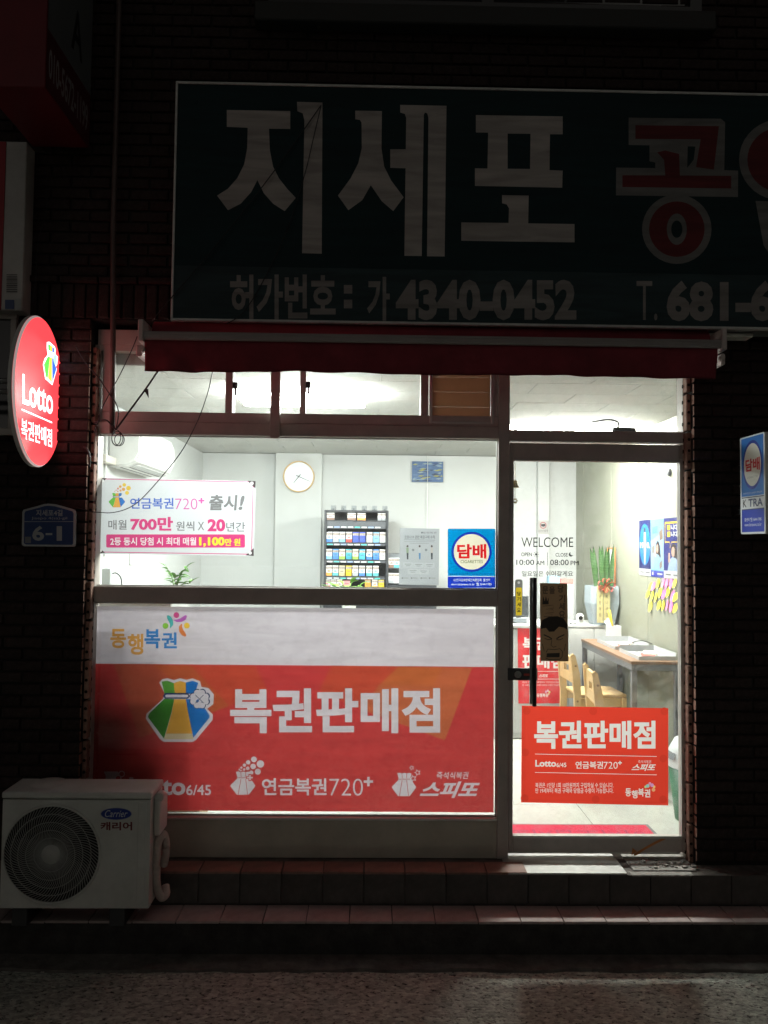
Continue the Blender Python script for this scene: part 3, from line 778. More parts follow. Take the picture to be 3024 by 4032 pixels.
for u_, v_, r_, col in ((427, 460, 19, 0), (392, 434, 15, 0), (415, 499, 16, 0), (386, 470, 14, 1), (360, 448, 11, 1), (362, 480, 9, 1), (341, 464, 8, 2), (340, 487, 6, 2), (326, 477, 5, 2), (315, 488, 4, 2)): pr.ell(*Q(u_, v_), r_ * .4822, r_ * .4822, ((.78, .55, .06), (.74, .36, .10), (.72, .22, .14))[col], 16)
qt('연금복권', 440, 540, 795, 630, (.05, .14, .55), .018); qt('720', 808, 545, 990, 634, (.70, .10, .42), -.012, res=5); qt('+', 998, 540, 1047, 586, (.70, .10, .42), .03)
qt('출시', 1085, 515, 1318, 643, GR, .035, .08); qt('!', 1325, 520, 1376, 640, GR, .035, .2)
qt('매월', 262, 720, 412, 800, GR, .012); qt('700만', 442, 695, 790, 808, PK, .04); qt('원씩', 815, 732, 965, 809, GR, .012); qt('X', 993, 736, 1045, 804, GR, .005); qt('20', 1072, 712, 1218, 815, PK, .045); qt('년간', 1225, 738, 1380, 815, GR, .012)
u0, v0 = Q(245, 838); u1, v1 = Q(1378, 946); pr.rrect(u0, v0, u1, v1, 6, PK)
qt('2등 동시 당첨 시 최대 매월', 278, 862, 980, 928, (.85, .82, .84), .02); qt('1,100', 1003, 860, 1212, 942, (.85, .70, .05), .05); qt('만 원', 1215, 872, 1340, 932, (.85, .70, .05), .03)
tag(pr.build('lottery_banner', m_sticker, plane_y(.045)), 'white pension lottery banner with pink border and black corners in the display window', 'banner')

# square tobacco sticker in the display window
pr = Print(lambda u, v: at(u, v, .021)); C8 = lambda u, v: (1100 + u * .5425, 1700 + v * .5425)
def ct8(t_, a_, b_, c_, d_, col, bold=0., **k):
    u0, v0 = C8(a_, b_); u1, v1 = C8(c_, d_); pr.text(t_, u0, v0, u1, v1, col, bold, **k)
u0, v0 = C8(1222, 703); u1, v1 = C8(1567, 1133)
pr.rrect(u0, v0, u1, v1, 5, (.0, .26, .62)); pr.poly([C8(1222, 1047), C8(1567, 1050), C8(1567, 1126), C8(1560, 1133), C8(1228, 1133), C8(1222, 1126)], (.01, .045, .55)); pr.line([C8(1222, 1048), C8(1567, 1051)], 3, (.75, .8, .85))
pr.ell(*C8(1395, 872), 79, 79, (.01, .04, .42), 40); pr.ell(*C8(1395, 872), 70, 70, (.86, .82, .66), 40)
ct8('담배', 1290, 815, 1502, 921, (.68, .012, .02), .035, res=5); ct8('CIGARETTES', 1315, 931, 1477, 954, (.08, .12, .04), .005)
ct8('19세 미만 청소년에게 담배를 판매하지 않습니다', 1235, 1026, 1545, 1042, (.01, .05, .25), .0); ct8('사)한국담배판매인회중앙회  콜센터', 1262, 1066, 1528, 1090, (.8, .82, .86), .012); ct8('www.ktranews.co.kr  ☎1644-1785', 1246, 1095, 1540, 1118, (.8, .82, .86), .02)
tag(pr.build('tobacco_sticker', m_sticker, plane_y(.021)), 'square blue tobacco sticker with red lettering in the corner of the display window', 'sticker')

# grey notice sheet beside it
pr = Print(lambda u, v: at(u, v, .024)); G0 = (.46, .48, .51); GD = (.16, .17, .19); GL = (.52, .54, .57)
P_(C8, [(876, 698), (1162, 704), (1157, 1115), (866, 1110)], G0)
ct8('코로나19 관련 복권구매 수칙', 908, 752, 1128, 778, GD, .015); pr.line([C8(905, 783), C8(1130, 787)], 1.2, GD); ct8('동행복권', 1040, 726, 1140, 740, GD, 0); pr.ell(*C8(1035, 732), 3.5, 3.5, GD, 12)
for a_, b_, y_ in ((905, 1125, 797), (945, 1085, 809)): pr.line([C8(a_, y_), C8(b_, y_ + 2)], 1.6, (.30, .31, .33))
for cx_, body, leg in ((930, (.28, .36, .26), (.08, .09, .10)), (1018, (.50, .52, .54), (.12, .25, .45)), (1106, (.50, .46, .44), (.07, .08, .09))):
    pr.ell(*C8(cx_, 831), 4, 4.5, (.12, .10, .10), 12); P_(C8, [(cx_ - 9, 841), (cx_ + 9, 841), (cx_ + 8, 880), (cx_ - 8, 880)], body); P_(C8, [(cx_ - 7, 880), (cx_ + 7, 880), (cx_ + 6, 926), (cx_ - 4, 926)], leg)
for cx_ in (971, 1065): pr.ell(*C8(cx_, 858), 5, 5, (.25, .26, .28), 14)
for a_, b_, c_, d_ in ((897, 948, 970, 988), (973, 950, 1048, 990), (1052, 952, 1126, 990), (932, 996, 1008, 1032), (1010, 998, 1085, 1035)):
    u0, v0 = C8(a_, b_); u1, v1 = C8(c_, d_); pr.rect(u0, v0, u1, v1, GL); pr.line([(u0 + 7, v0 + 7), (u1 - 7, v0 + 7)], 2.4, (.27, .28, .3)); pr.line([(u0 + 12, v0 + 13), (u1 - 12, v0 + 13)], 2.2, (.3, .31, .33))
for cx_ in (893, 960, 1030, 1090): pr.ell(*C8(cx_, 1062), 3, 3, GD, 10); P_(C8, [(cx_ + 8, 1059), (cx_ + 42, 1060), (cx_ + 42, 1065), (cx_ + 8, 1064)], (.27, .28, .3))
tag(pr.build('notice_sheet', m_sticker, plane_y(.024)), 'pale grey notice sheet with three small figures taped inside the display window', 'notice')

# ---- door graphics (on the pane's outer face)
DF = -.0065
D1 = lambda u, v: (1950 + u * .4822, 1700 + v * .4822); D2 = lambda u, v: (1950 + u * .4822, 2400 + v * .4822)
pr = Print(lambda u, v: at(u, v, DF)); K_ = (.05, .05, .055)
def dt(T, t_, a_, b_, c_, d_, col, bold=0., shear=0., res=3):
    u0, v0 = T(a_, b_); u1, v1 = T(c_, d_); pr.text(t_, u0, v0, u1, v1, col, bold, shear, res)
dt(D1, 'WELCOME', 213, 862, 637, 942, K_, -.002, res=4); dt(D1, 'OPEN', 212, 986, 299, 1017, K_, .012); dt(D1, 'CLOSE', 492, 990, 592, 1020, K_, .012)
pr.ell(*D1(334, 1001), 4.6, 4.6, K_, 16)
for k in range(8):
    t_ = k * PI / 4; pr.line([D1(334 + 15 * math.cos(t_), 1001 + 15 * math.sin(t_)), D1(334 + 24 * math.cos(t_), 1001 + 24 * math.sin(t_))], 1.9, K_)
pr.poly([D1(618 + 18 * math.cos(t_), 1002 + 18 * math.sin(t_)) for t_ in [(.1 + 1.35 * k / 12) * PI for k in range(13)]] + [D1(628 + 15 * math.cos(t_), 994 + 15 * math.sin(t_)) for t_ in [(1.35 - 1.2 * k / 8) * PI for k in range(9)]], K_)
pr.line([D1(426, 985), D1(426, 1092)], 1.8, K_)
dt(D1, '10:00', 172, 1044, 318, 1088, K_, .008); dt(D1, 'AM', 333, 1054, 400, 1088, K_, .008); dt(D1, '08:00', 448, 1044, 600, 1090, K_, .008); dt(D1, 'PM', 615, 1054, 681, 1090, K_, .008)
dt(D1, '일요일은 쉬어갈게요', 217, 1136, 635, 1181, (.05, .05, .055), .008)
tag(pr.build('door_lettering', m_paper, plane_y(DF)), 'dark welcome and opening hours lettering on the glass door', 'lettering')
pr = Print(lambda u, v: at(u, v, DF)); u0, v0 = D1(347, 725); u1, v1 = D1(438, 835); pr.rect(u0, v0, u1, v1, (.78, .76, .74)); pr.ell(*D1(391, 764), 13, 13, (.6, .12, .12), 24); pr.ell(*D1(391, 764), 10.5, 10.5, (.78, .76, .74), 24)
P_(D1, [(374, 755), (408, 752), (410, 770), (392, 776), (374, 770)], (.12, .12, .13)); dt(D1, 'CCTV 작동중', 353, 800, 430, 818, (.2, .2, .2))
tag(pr.build('camera_sticker', m_thin, plane_y(DF - .0006)), 'small white sticker with red ring above the welcome lettering on the door', 'sticker')
# yellow pull tag with hanging hole
pr = Print(lambda u, v: at(u, v, DF)); u0, v0 = D1(161, 1205); u1, v1 = D1(223, 1520)
pr.rrect(u0, v0, u1, v1, 9, (.20, .20, .19)); pr.ell(*D1(192, 1232), 5, 5, (.55, .55, .55), 14); u0, v0 = D1(168, 1272); u1, v1 = D1(217, 1500); pr.rrect(u0, v0, u1, v1, 5, (.66, .48, .03))
for k, c_ in enumerate('당기세요'): dt(D1, c_, 178, 1305 + k * 44, 209, 1340 + k * 44, (.04, .035, .02), .035)
tag(pr.build('pull_tag', m_thin, plane_y(DF - .0006)), 'narrow yellow pull tag in a grey holder at the left edge of the door', 'tag')
# brown sticker with a shouting face
pr = Print(lambda u, v: at(u, v, DF)); BR = (.25, .155, .085); BK = (.018, .014, .012); B2 = (.085, .055, .035)
P_(D1, [(364, 1236), (588, 1238), (598, 1875), (368, 1872)], BR)
for k, (c_, a_, b_) in enumerate((('문', 385, 1262), ('을', 440, 1262), ('당', 510, 1252))): dt(D1, c_, a_, b_, a_ + 48, b_ + 62, B2, .035)
for k, c_ in enumerate('기세요'): dt(D1, c_, 518, 1330 + k * 66, 572, 1392 + k * 66, B2, .035)
P_(D1, [(385, 1400), (392, 1340), (404, 1385), (414, 1340), (424, 1385), (436, 1352), (436, 1408), (385, 1410)], BK)
pr.line([D1(*p) for p in ((388, 1425), (470, 1415), (478, 1440), (410, 1450), (470, 1452), (478, 1475), (405, 1482), (466, 1490), (460, 1510), (395, 1508))], 2.2, B2)
P_(D2, [(372, 130), (385, 85), (440, 58), (510, 54), (560, 75), (588, 120), (588, 165), (560, 148), (520, 140), (480, 180), (440, 182), (415, 150), (372, 158)], BK)
for pts, wd in ((((395, 205), (440, 225), (462, 240)), 4.5), (((565, 205), (520, 225), (500, 240)), 4.5), (((402, 235), (430, 246), (462, 244)), 2.6), (((552, 236), (525, 248), (500, 246)), 2.6), (((462, 250), (455, 292), (475, 308), (500, 300)), 2.2), (((415, 350), (430, 322), (480, 328), (530, 320), (550, 345), (545, 385)), 2.4), (((410, 395), (440, 408), (530, 405), (548, 385)), 2.4), (((385, 280), (400, 340)), 2), (((575, 280), (562, 340)), 2)):
    pr.line([D2(*p) for p in pts], wd, BK)
P_(D2, [(420, 358), (527, 354), (524, 390), (418, 390)], BK)
tag(pr.build('face_sticker', print_mat('brown_board_sticker', .05, 1, .5), plane_y(DF - .0004)), 'tall dark brown pull sticker with a drawn shouting face beside the door handle', 'sticker')
# red lottery poster on the lower half of the door
def lotto_poster(pr, T, dots=True, red=(.74, .075, .03), wh=(.80, .79, .78), small=True):
    def t(tx, a, b, c, d, bold=0., shear=0., res=3, col=None):
        u0, v0 = T(a, b); u1, v1 = T(c, d); pr.text(tx, u0, v0, u1, v1, col or wh, bold, shear, res)
    if dots:
        for c in ((257, 828), (800, 830), (1380, 832), (245, 1167), (1373, 1217), (240, 1540), (820, 1550), (1370, 1550)):
            pr.poly([T(c[0] + 32 * math.cos(k * PI / 9), c[1] + 32 * math.sin(k * PI / 9)) for k in range(18)], tuple(x * .86 for x in red))
    t('복권판매점', 318, 908, 1308, 1138, .034, res=4)
    for y0 in (1180, 1330): pr.line([T(325, y0), T(1318, y0 + 20)], abs(T(0, 4)[1] - T(0, 0)[1]), wh)
    t('Lotto', 327, 1228, 497, 1284, .03); t('6/45', 500, 1251, 580, 1287, .012); t('연금복권', 655, 1240, 880, 1300, .02); t('720', 884, 1244, 1000, 1300, -.005); t('+', 1002, 1236, 1034, 1268, .03); t('즉석식복권', 1167, 1230, 1273, 1256); t('스피또', 1112, 1260, 1312, 1318, .035, .35)
    t('복권은 1인당 1회 10만원까지 구입하실 수 있습니다.', 328, 1414, 965, 1455, .008); t('만 19세부터 복권 구매와 당첨금 수령이 가능합니다.', 328, 1458, 965, 1500, .008)
    for k, (c, dy) in enumerate((('동', 0), ('행', 16), ('복', 0), ('권', 8))): t(c, 1062 + k * 52, 1460 + dy, 1110 + k * 52, 1526 + dy, .03)
    for k, (dx, dy, col) in enumerate(((1228, 1448, (.5, .7, .3)), (1262, 1420, (.75, .3, .5)), (1297, 1448, (.8, .6, .2)), (1245, 1440, (.3, .6, .6)), (1280, 1435, (.6, .3, .6)), (1292, 1472, (.8, .4, .2)))):
        pr.poly([T(dx + (11 if k < 3 else 15) * math.cos(j * PI / 6), dy + (11 if k < 3 else 15) * math.sin(j * PI / 6)) for j in range(12)], col)
pr = Print(lambda u, v: at(u, v, DF))
P_(D2, [(216, 785), (1413, 806), (1413, 1600), (211, 1575)], (.72, .055, .032)); lotto_poster(pr, D2, red=(.72, .055, .032))
tag(pr.build('door_poster', m_thin, plane_y(DF)), 'wide orange red lottery shop poster on the lower half of the glass door', 'poster')

# ================================================================== OUTSIDE THINGS
# ------------------------------------------------------------------ big dark green signboard over the shop
SY = -.30
c1 = lambda u, v: (u * .9114, v * .9114); c2 = lambda u, v: (1512 + u * .9114, v * .9114)
sx0, sx1 = at(684, 800, SY)[0], 3.4; sz0, sz1 = at(1700, 1276, SY)[1], at(1700, 344, SY)[1]
zb = at(1700, 1062, SY)[1]
sg = thing('signboard', 'wide dark green signboard with pale lettering above the red awning', 'signboard', (sx0, SY, sz0))
q = MB(); q.box(sx0, sx1, SY + .004, BF - .06, sz0, sz1, .003); q.build('sign_box', mat('sign_box_paint', (.20, .20, .19), .5), sg)
q = MB(); e_ = .009
q.box(sx0 - .002, sx1, SY - .006, SY + .02, sz0 - .003, sz0 + e_, .002); q.box(sx0 - .002, sx1, SY - .006, SY + .02, sz1 - e_, sz1 + .003, .002); q.box(sx0 - .002, sx0 + e_, SY - .006, SY + .02, sz0 + e_, sz1 - e_, .002)
q.build('sign_frame', mat('sign_frame_white', (.6, .6, .58), .4, noise=(6, .2)), sg)
q = MB(); q.box(sx0 + .02, 1.9, BF - .14, BF - .0605, sz0 - .022, sz0 - .004, .003); q.build('sign_drip_rail', mat('drip_rail', (.66, .64, .58), .5, noise=(9, .3)), sg)
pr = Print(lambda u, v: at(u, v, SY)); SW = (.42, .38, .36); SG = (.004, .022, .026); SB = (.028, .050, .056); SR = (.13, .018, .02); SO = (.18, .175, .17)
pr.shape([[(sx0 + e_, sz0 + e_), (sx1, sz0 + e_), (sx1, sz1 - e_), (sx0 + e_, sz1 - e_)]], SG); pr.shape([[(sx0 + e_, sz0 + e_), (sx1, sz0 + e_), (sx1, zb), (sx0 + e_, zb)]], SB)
P_(c1, [(980, 475), (1254, 480), (1254, 557), (1162, 556), (1166, 650), (1180, 720), (1205, 770), (1240, 815), (1278, 855), (1230, 912), (1180, 880), (1140, 835), (1112, 778), (1085, 830), (1040, 880), (985, 908), (938, 845), (985, 815), (1025, 770), (1055, 710), (1068, 640), (1070, 552), (980, 548)], SW)
P_(c1, [(1283, 440), (1393, 443), (1390, 1096), (1305, 1094), (1315, 520), (1308, 490), (1285, 480)], SW)
P_(c1, [(1535, 478), (1650, 480), (1648, 640), (1660, 720), (1690, 780), (1744, 852), (1699, 912), (1650, 870), (1602, 800), (1565, 865), (1505, 908), (1460, 845), (1515, 770), (1548, 705), (1563, 640), (1562, 530), (1555, 518), (1535, 515)], SW)
P_(c2, [(27, 645), (94, 645), (94, 727), (27, 725)], SW)
P_(c2, [(70, 453), (270, 457), (262, 1108), (186, 1107), (192, 510), (187, 490), (177, 486), (172, 495), (163, 1106), (88, 1105), (96, 510), (90, 492), (70, 486)], SW)
P_(c2, [(397, 497), (772, 503), (772, 580), (717, 580), (715, 735), (772, 737), (770, 811), (393, 803), (393, 727), (447, 728), (450, 573), (397, 572)], SW); P_(c2, [(534, 577), (633, 578), (631, 730), (534, 729)], SG)
P_(c2, [(510, 843), (625, 845), (623, 965), (823, 968), (823, 1047), (334, 1040), (334, 961), (538, 963), (540, 900), (530, 883), (510, 878)], SW)
# fourth and fifth syllables: red with a pale outline
def ring(cx, cyy, ro, k=1.0, hole=True):
    for r_, col in ((1.0, SO), (.80, SR), (.36, SO), (.2, SG)):
        rx, ry = (ro * r_, ro * r_) if r_ > .5 else (ro * r_ * .8, ro * r_ * 1.25)
        pr.ell(*c2(cx, cyy), rx * .9114, ry * .9114 * k, col, 36)
P_(c2, [(1057, 508), (1455, 513), (1474, 528), (1470, 735), (1530, 737), (1529, 851), (1002, 844), (1003, 724), (1172, 726), (1172, 702), (1147, 697), (1147, 628), (1057, 626)], SO); ring(1265, 990, 150)
P_(c2, [(1312, 632), (1345, 633), (1338, 690), (1310, 725)], SG); P_(c2, [(1086, 541), (1447, 545), (1425, 733), (1348, 722), (1368, 602), (1086, 600)], SR)
P_(c2, [(1180, 658), (1215, 650), (1275, 665), (1278, 758), (1500, 760), (1500, 814), (1030, 808), (1030, 757), (1215, 758), (1210, 690)], SR)
ring(1712, 690, 178, .98)
P_(c2, [(1605, 868), (1760, 872), (1760, 1030), (2000, 1040), (2000, 1160), (1700, 1150), (1640, 1060)], SO); P_(c2, [(1660, 900), (1725, 902), (1725, 1065), (1970, 1075), (1970, 1125), (1700, 1115)], SR)
P_(c2, [(1930, 470), (2060, 475), (2060, 980), (1930, 975)], SO); P_(c2, [(1965, 505), (2030, 505), (2030, 945), (1965, 942)], SR)
SW2 = (.28, .255, .245)
def s16(t_, a_, b_, c_, d_, bold=.03): k = 1.8228; pr.text(t_, a_ * k, b_ * k, c_ * k, d_ * k, SW2, bold)
s16('허가번호', 497, 593, 725, 690); pr.rect(1354, 1122, 1387, 1156, SW2); pr.rect(1354, 1180, 1387, 1214, SW2); s16('가', 793, 598, 842, 693)
s16('4340-0452', 855, 604, 1245, 692, .045); s16('T.', 1375, 607, 1420, 692, 0.0); s16('681-6', 1440, 606, 1672, 694, .045); s16('6', 1686, 606, 1732, 694, .045)
pr.build('sign_face', print_mat('weathered_sign_vinyl', 0, 1, .75, streak=.3), plane_y(SY), sg)

# ------------------------------------------------------------------ red awning, rolled in
AY = -.36
ax0, ax1 = at(556, 1330, AY)[0], at(2846, 1350, AY)[0]
az_b0, az_b1 = at(1700, 1354, AY)[1], at(1700, 1322, AY)[1]
aw = thing('awning', 'long red fabric awning rolled in under the green signboard', 'awning', (ax0, AY, az_b0))
m_fab = mat('red_awning_cloth', (.21, .032, .044), .8, 0, .2, noise=(7, .22), bump=(35, .15))
q = MB(); q.cyl((ax0 + .03, AY + .13, az_b1 + .02), .062, ax1 - ax0 - .06, 'x', 20); q.build('cloth_roll', m_fab, aw)
q = MB(); q.box(ax0, ax1, AY - .012, AY + .03, az_b0, az_b1, .006); q.box(ax0, ax1, AY - .016, AY - .01, az_b0 + .014, az_b0 + .018); q.box(ax0, ax1, AY - .016, AY - .01, az_b0 + .027, az_b0 + .030)
q.build('front_bar', mat('awning_bar', (.34, .31, .30), .45, .1, noise=(5, .08)), aw)
vx0, vx1 = at(566, 1400, AY)[0], at(2829, 1430, AY)[0]; vz1 = az_b0 + .004
def val(u, v):
    x = vx0 + (vx1 - vx0) * u
    sag = .0015 * math.sin(u * 17) + .001 * math.sin(u * 41 + 1)
    drop = (.150 + .0015 * math.sin(u * 9)) * v
    fold = .006 * math.sin(u * 55 + v * 3) * v + .016 * v * math.sin(u * 13 + 1) + .007 * v * v * math.sin(u * 83 + 2 * math.sin(u * 9)) + .010 * math.exp(-((u - .035 - .05 * v) / .012) ** 2) * v
    return (x, AY + .006 + fold, vz1 - drop - sag * v)
q = MB(); q.grid(val, 240, 8); va = q.build('valance', m_fab, aw)
sm_ = va.modifiers.new('thickness', 'SOLIDIFY'); sm_.thickness = .0015
q = MB()
for i in range(240):
    p0, p1 = val(i / 240, .985), val((i + 1) / 240, .985); q.tube([(p0[0], p0[1] - .001, p0[2]), (p1[0], p1[1] - .001, p1[2])], .0022, 5, False)
q.build('valance_hem', mat('dark_hem', (.09, .012, .016), .8), va)
m_brk = mat('awning_bracket', (.55, .47, .45), .5, noise=(8, .12))
for s_, x_ in ((-1, ax0), (1, ax1)):
    q = MB(); q.box(x_ - .012, x_ + .014, AY - .02, AY + .2, az_b0 - .012, az_b1 + .055, .006, 2); q.box(x_ - .03 if s_ < 0 else x_ + .0, x_ + .0 if s_ < 0 else x_ + .022, AY + .02, BF - .002, az_b0 - .075, az_b0 - .02, .005)
    q.cyl((x_ - .006 * s_, AY - .012, az_b0 - .045), .012, .05, 'y', 12); q.build('end_bracket', m_brk, aw)
for f_ in (.22, .78):
    x_ = ax0 + (ax1 - ax0) * f_; q = MB(); q.tube([(x_, AY + .03, az_b0 + .01), (x_ + .25, AY + .17, az_b0 + .01), (x_ + .02, BF - .03, az_b0 + .03)], .014, 8); q.build('folding_arm', m_brk, aw)

# ------------------------------------------------------------------ lit oval lottery sign projecting from the wall
# plane x = const, turned towards the door
PXX = -1.60
def side_x(px, Xp): return (px, Xp)
oy0, oy1 = -.70, -.215
oz0 = at(140, 1838, -.46)[1]; oz1 = at(140, 1232, -.46)[1]
def plane_hit(px, py, Xp):
    d = ROT @ Vector(((px - 1512) / FPX, (2016 - py) / FPX, -1.0)); t = (Xp - CAM.x) / d.x; p = CAM + d * t; return p.y, p.z
l_ = plane_hit(47, 1540, PXX); r_ = plane_hit(244, 1540, PXX); tp = plane_hit(140, 1235, PXX); bt = plane_hit(140, 1838, PXX)
oyc, ory = (l_[0] + r_[0]) / 2, (r_[0] - l_[0]) / 2; ozc, orz = (tp[1] + bt[1]) / 2, (tp[1] - bt[1]) / 2
ov = thing('oval_sign', 'lit red oval lottery sign projecting from the wall at the left', 'lightbox sign', (PXX, oyc, ozc - orz))
el = lambda k, n=48: (oyc + ory * k * math.cos(0), 0)
def ellp(k, n=56): return [(oyc + ory * k * math.cos(2 * PI * i / n), ozc + (orz - ory * (1 - k)) * math.sin(2 * PI * i / n)) for i in range(n)]
q = MB(); q.prism(ellp(1.0), PXX - .022, PXX - .002, 'x'); q.build('sign_case', mat('white_sign_case', (.62, .60, .58), .4), ov)
q = MB(); A_, B_, C_, D_ = ellp(1.0), ellp(.97), ellp(1.0), ellp(.97); n = len(A_)
for i in range(n):
    j = (i + 1) % n
    q.poly([(PXX - .001, *A_[i]), (PXX - .001, *A_[j]), (PXX + .008, *B_[j]), (PXX + .008, *B_[i])])
q.build('sign_rim', mat('sign_rim', (.75, .72, .70), .35, emit=((1, .8, .78), .3)), ov)
pr = Print(); OW = (1.25, 1.25, 1.25); OR_ = (.80, .05, .06)
pr.shape([ellp(.97)], OR_)
H = lambda px, py: plane_hit(px, py, PXX)
O3 = lambda u, v: H(u * .4522, 1200 + v * .4522)
def otext(t_, quad, col, bold, res=4):
    """text set into a quadrilateral seen in perspective, through its corners TL,TR,BR,BL"""
    P4 = [O3(*p) for p in quad]; loops, x0, x1, y0, y1 = glyphs(t_, bold, 0, res)
    def f(p):
        a, b = (p[0] - x0) / (x1 - x0), (p[1] - y0) / (y1 - y0)
        tl, tr, br, bl = P4
        return tuple((tl[i] * (1 - a) + tr[i] * a) * b + (bl[i] * (1 - a) + br[i] * a) * (1 - b) for i in (0, 1))
    pr.L.append(([[[f(p) for p in l] for l in c_] for c_ in loops], col))
otext('Lotto', [(180, 600), (445, 730), (445, 960), (180, 862)], OW, .015)
pr.shape([[O3(*p) for p in ((172, 905), (438, 1020), (438, 1032), (172, 917))]], OW)
otext('복권판매점', [(168, 985), (437, 1085), (437, 1243), (168, 1160)], OW, .012)
def opoly(pts, col): pr.shape([[O3(*p) for p in pts]], col)
opoly([(392, 325), (415, 322), (440, 345), (462, 365), (470, 395), (465, 425), (488, 455), (482, 520), (470, 540), (480, 560), (440, 700), (378, 645), (358, 520), (372, 470), (400, 435), (392, 380)], OW)
opoly([(402, 340), (422, 350), (422, 400), (405, 395)], (.10, .55, .08)); opoly([(422, 350), (440, 365), (440, 410), (422, 402)], (.95, .60, .05)); opoly([(440, 365), (458, 380), (455, 420), (440, 412)], (.05, .16, .80))
opoly([(400, 450), (420, 455), (400, 640), (383, 625), (366, 520)], (.10, .50, .06)); opoly([(420, 455), (438, 462), (436, 675), (402, 642)], (.95, .58, .06)); opoly([(438, 462), (452, 470), (476, 560), (440, 680)], (.04, .14, .75))
opoly([(455, 440), (472, 435), (480, 470), (476, 515), (460, 520), (448, 480)], (.35, .6, 1.0)); opoly([(400, 412), (445, 440), (445, 452), (400, 424)], OW)
pr.build('sign_face', m_lit, lambda u, v: (PXX + .0088, u, v), ov)
q = MB()
for dz in (.03, -.02): q.tube([(PXX - .02, oyc - .1, ozc + dz), (PXX - .75, oyc - .1, ozc + dz)], .013, 10)
q.tube([(PXX - .75, oyc - .1, ozc + .2), (PXX - .75, oyc - .1, ozc - .2)], .02, 10); q.tube([(PXX - .75, oyc - .1, ozc), (PXX - .75, BF, ozc)], .02, 10)
q.build('mounting_arm', m_chrome, ov)

# ------------------------------------------------------------------ tobacco sign at the right edge, seen at a slant
KX = 1.82
K4 = [plane_hit(*p, KX) for p in ((2913, 1722), (3010, 1704), (3010, 2098), (2916, 2106))]
ky0, ky1 = min(K4[0][0], K4[1][0]), max(K4[0][0], K4[1][0]); kz1 = (K4[0][1] + K4[1][1]) / 2; kz0 = (K4[2][1] + K4[3][1]) / 2
kt = thing('tobacco_sign', 'narrow blue and white tobacco retailer sign projecting from the dark wall at the right', 'sign', (KX, ky1, kz0))
q = MB(); q.box(KX + .002, KX + .05, ky0, ky1 + .01, kz0, kz1, .008, 2); q.build('sign_case', m_white_pl, kt)
q = MB(); q.box(KX + .03, KX + .045, ky1 + .01, BF, kz0 + .1, kz0 + .125); q.box(KX + .03, KX + .045, ky1 + .01, BF, kz1 - .125, kz1 - .1); q.build('wall_bracket', m_black, kt)
# local: u 0..1 from the wall outward, v 0..1 up
kw, kh = ky1 - ky0, kz1 - kz0
pr = Print(lambda u, v: (u * kw, v * kh))
pr.rrect(.0, .0, 1, 1, .03, (.75, .76, .78)); pr.rect(.05, .385, .95, .985, (.012, .15, .52)); pr.rect(.05, .02, .95, .245, (.01, .035, .42)); pr.rect(.05, .245, .95, .255, (.03, .04, .12)); pr.rect(.05, .368, .95, .378, (.03, .04, .12))
pr.ell(.5, .70, .40, .25, (.01, .03, .30), 36); pr.ell(.5, .70, .345, .218, (.70, .68, .62), 36)
pr.text('담배', .22, .765, .80, .635, (.55, .01, .02), .035); pr.text('CIGARETTES', .28, .585, .72, .565, (.2, .2, .18)); pr.text('K', .10, .355, .25, .275, (.02, .02, .02), .02); pr.text('TRA', .33, .355, .90, .275, (.02, .03, .12), .02)
pr.text('콜센터 ☎1644-1785', .16, .165, .84, .125, (.7, .72, .76), .01); pr.text('www.ktranews.co.kr', .16, .112, .84, .078, (.7, .72, .76), .0); pr.text('19세 미만 청소년에게 판매금지', .12, .425, .88, .405, (.6, .65, .7))
pr.build('sign_face', m_paper, lambda u, v: (KX + .001, ky1 - u, kz0 + v), kt)

# ------------------------------------------------------------------ house number plate
PLY = BF - .022
pt = thing('number_plate', 'blue house number plate reading 6-1 with grey border on the brick wall', 'house number', (at(190, 2150, PLY)[0], PLY, at(190, 2150, PLY)[1]))
N1 = lambda u, v: (u * .4522, 1200 + v * .4522)
outl = [(195, 2095), (190, 2090), (195, 1805), (205, 1785), (330, 1752), (385, 1735), (420, 1732), (480, 1737), (535, 1752), (650, 1785), (660, 1805), (655, 2095), (645, 2107), (210, 2103)]
def w_(u, v): return at(*N1(u, v), PLY)
q = MB(); q.prism([w_(*p) for p in outl[::-1]], PLY, PLY + .012, 'y'); q.build('plate_back', mat('plate_grey', (.42, .43, .44), .45), pt)
pr = Print(lambda u, v: at(*N1(u, v), PLY)); PB = (.025, .055, .17); PG = (.42, .43, .44)
pr.poly(outl, PG); cx_, cy2 = 425, 1930
pr.poly([(cx_ + (u - cx_) * .92, cy2 + (v - cy2) * .91) for u, v in outl], PB); pr.rect(215, 1886, 640, 1890, PG)
pr.text('지세포4길', 315, 1785, 545, 1840, PG, .02); pr.text('Jisepo 4(sa)-gil', 275, 1846, 585, 1875, PG, .0); pr.text('6', 282, 1925, 385, 2055, PG, .03); pr.rect(398, 1988, 456, 2006, PG); pr.text('1', 494, 1928, 540, 2055, PG, .02)
pr.rect(218, 2020, 270, 2075, (.2, .21, .23))
pr.build('plate_face', m_paper, plane_y(PLY - .001), pt)

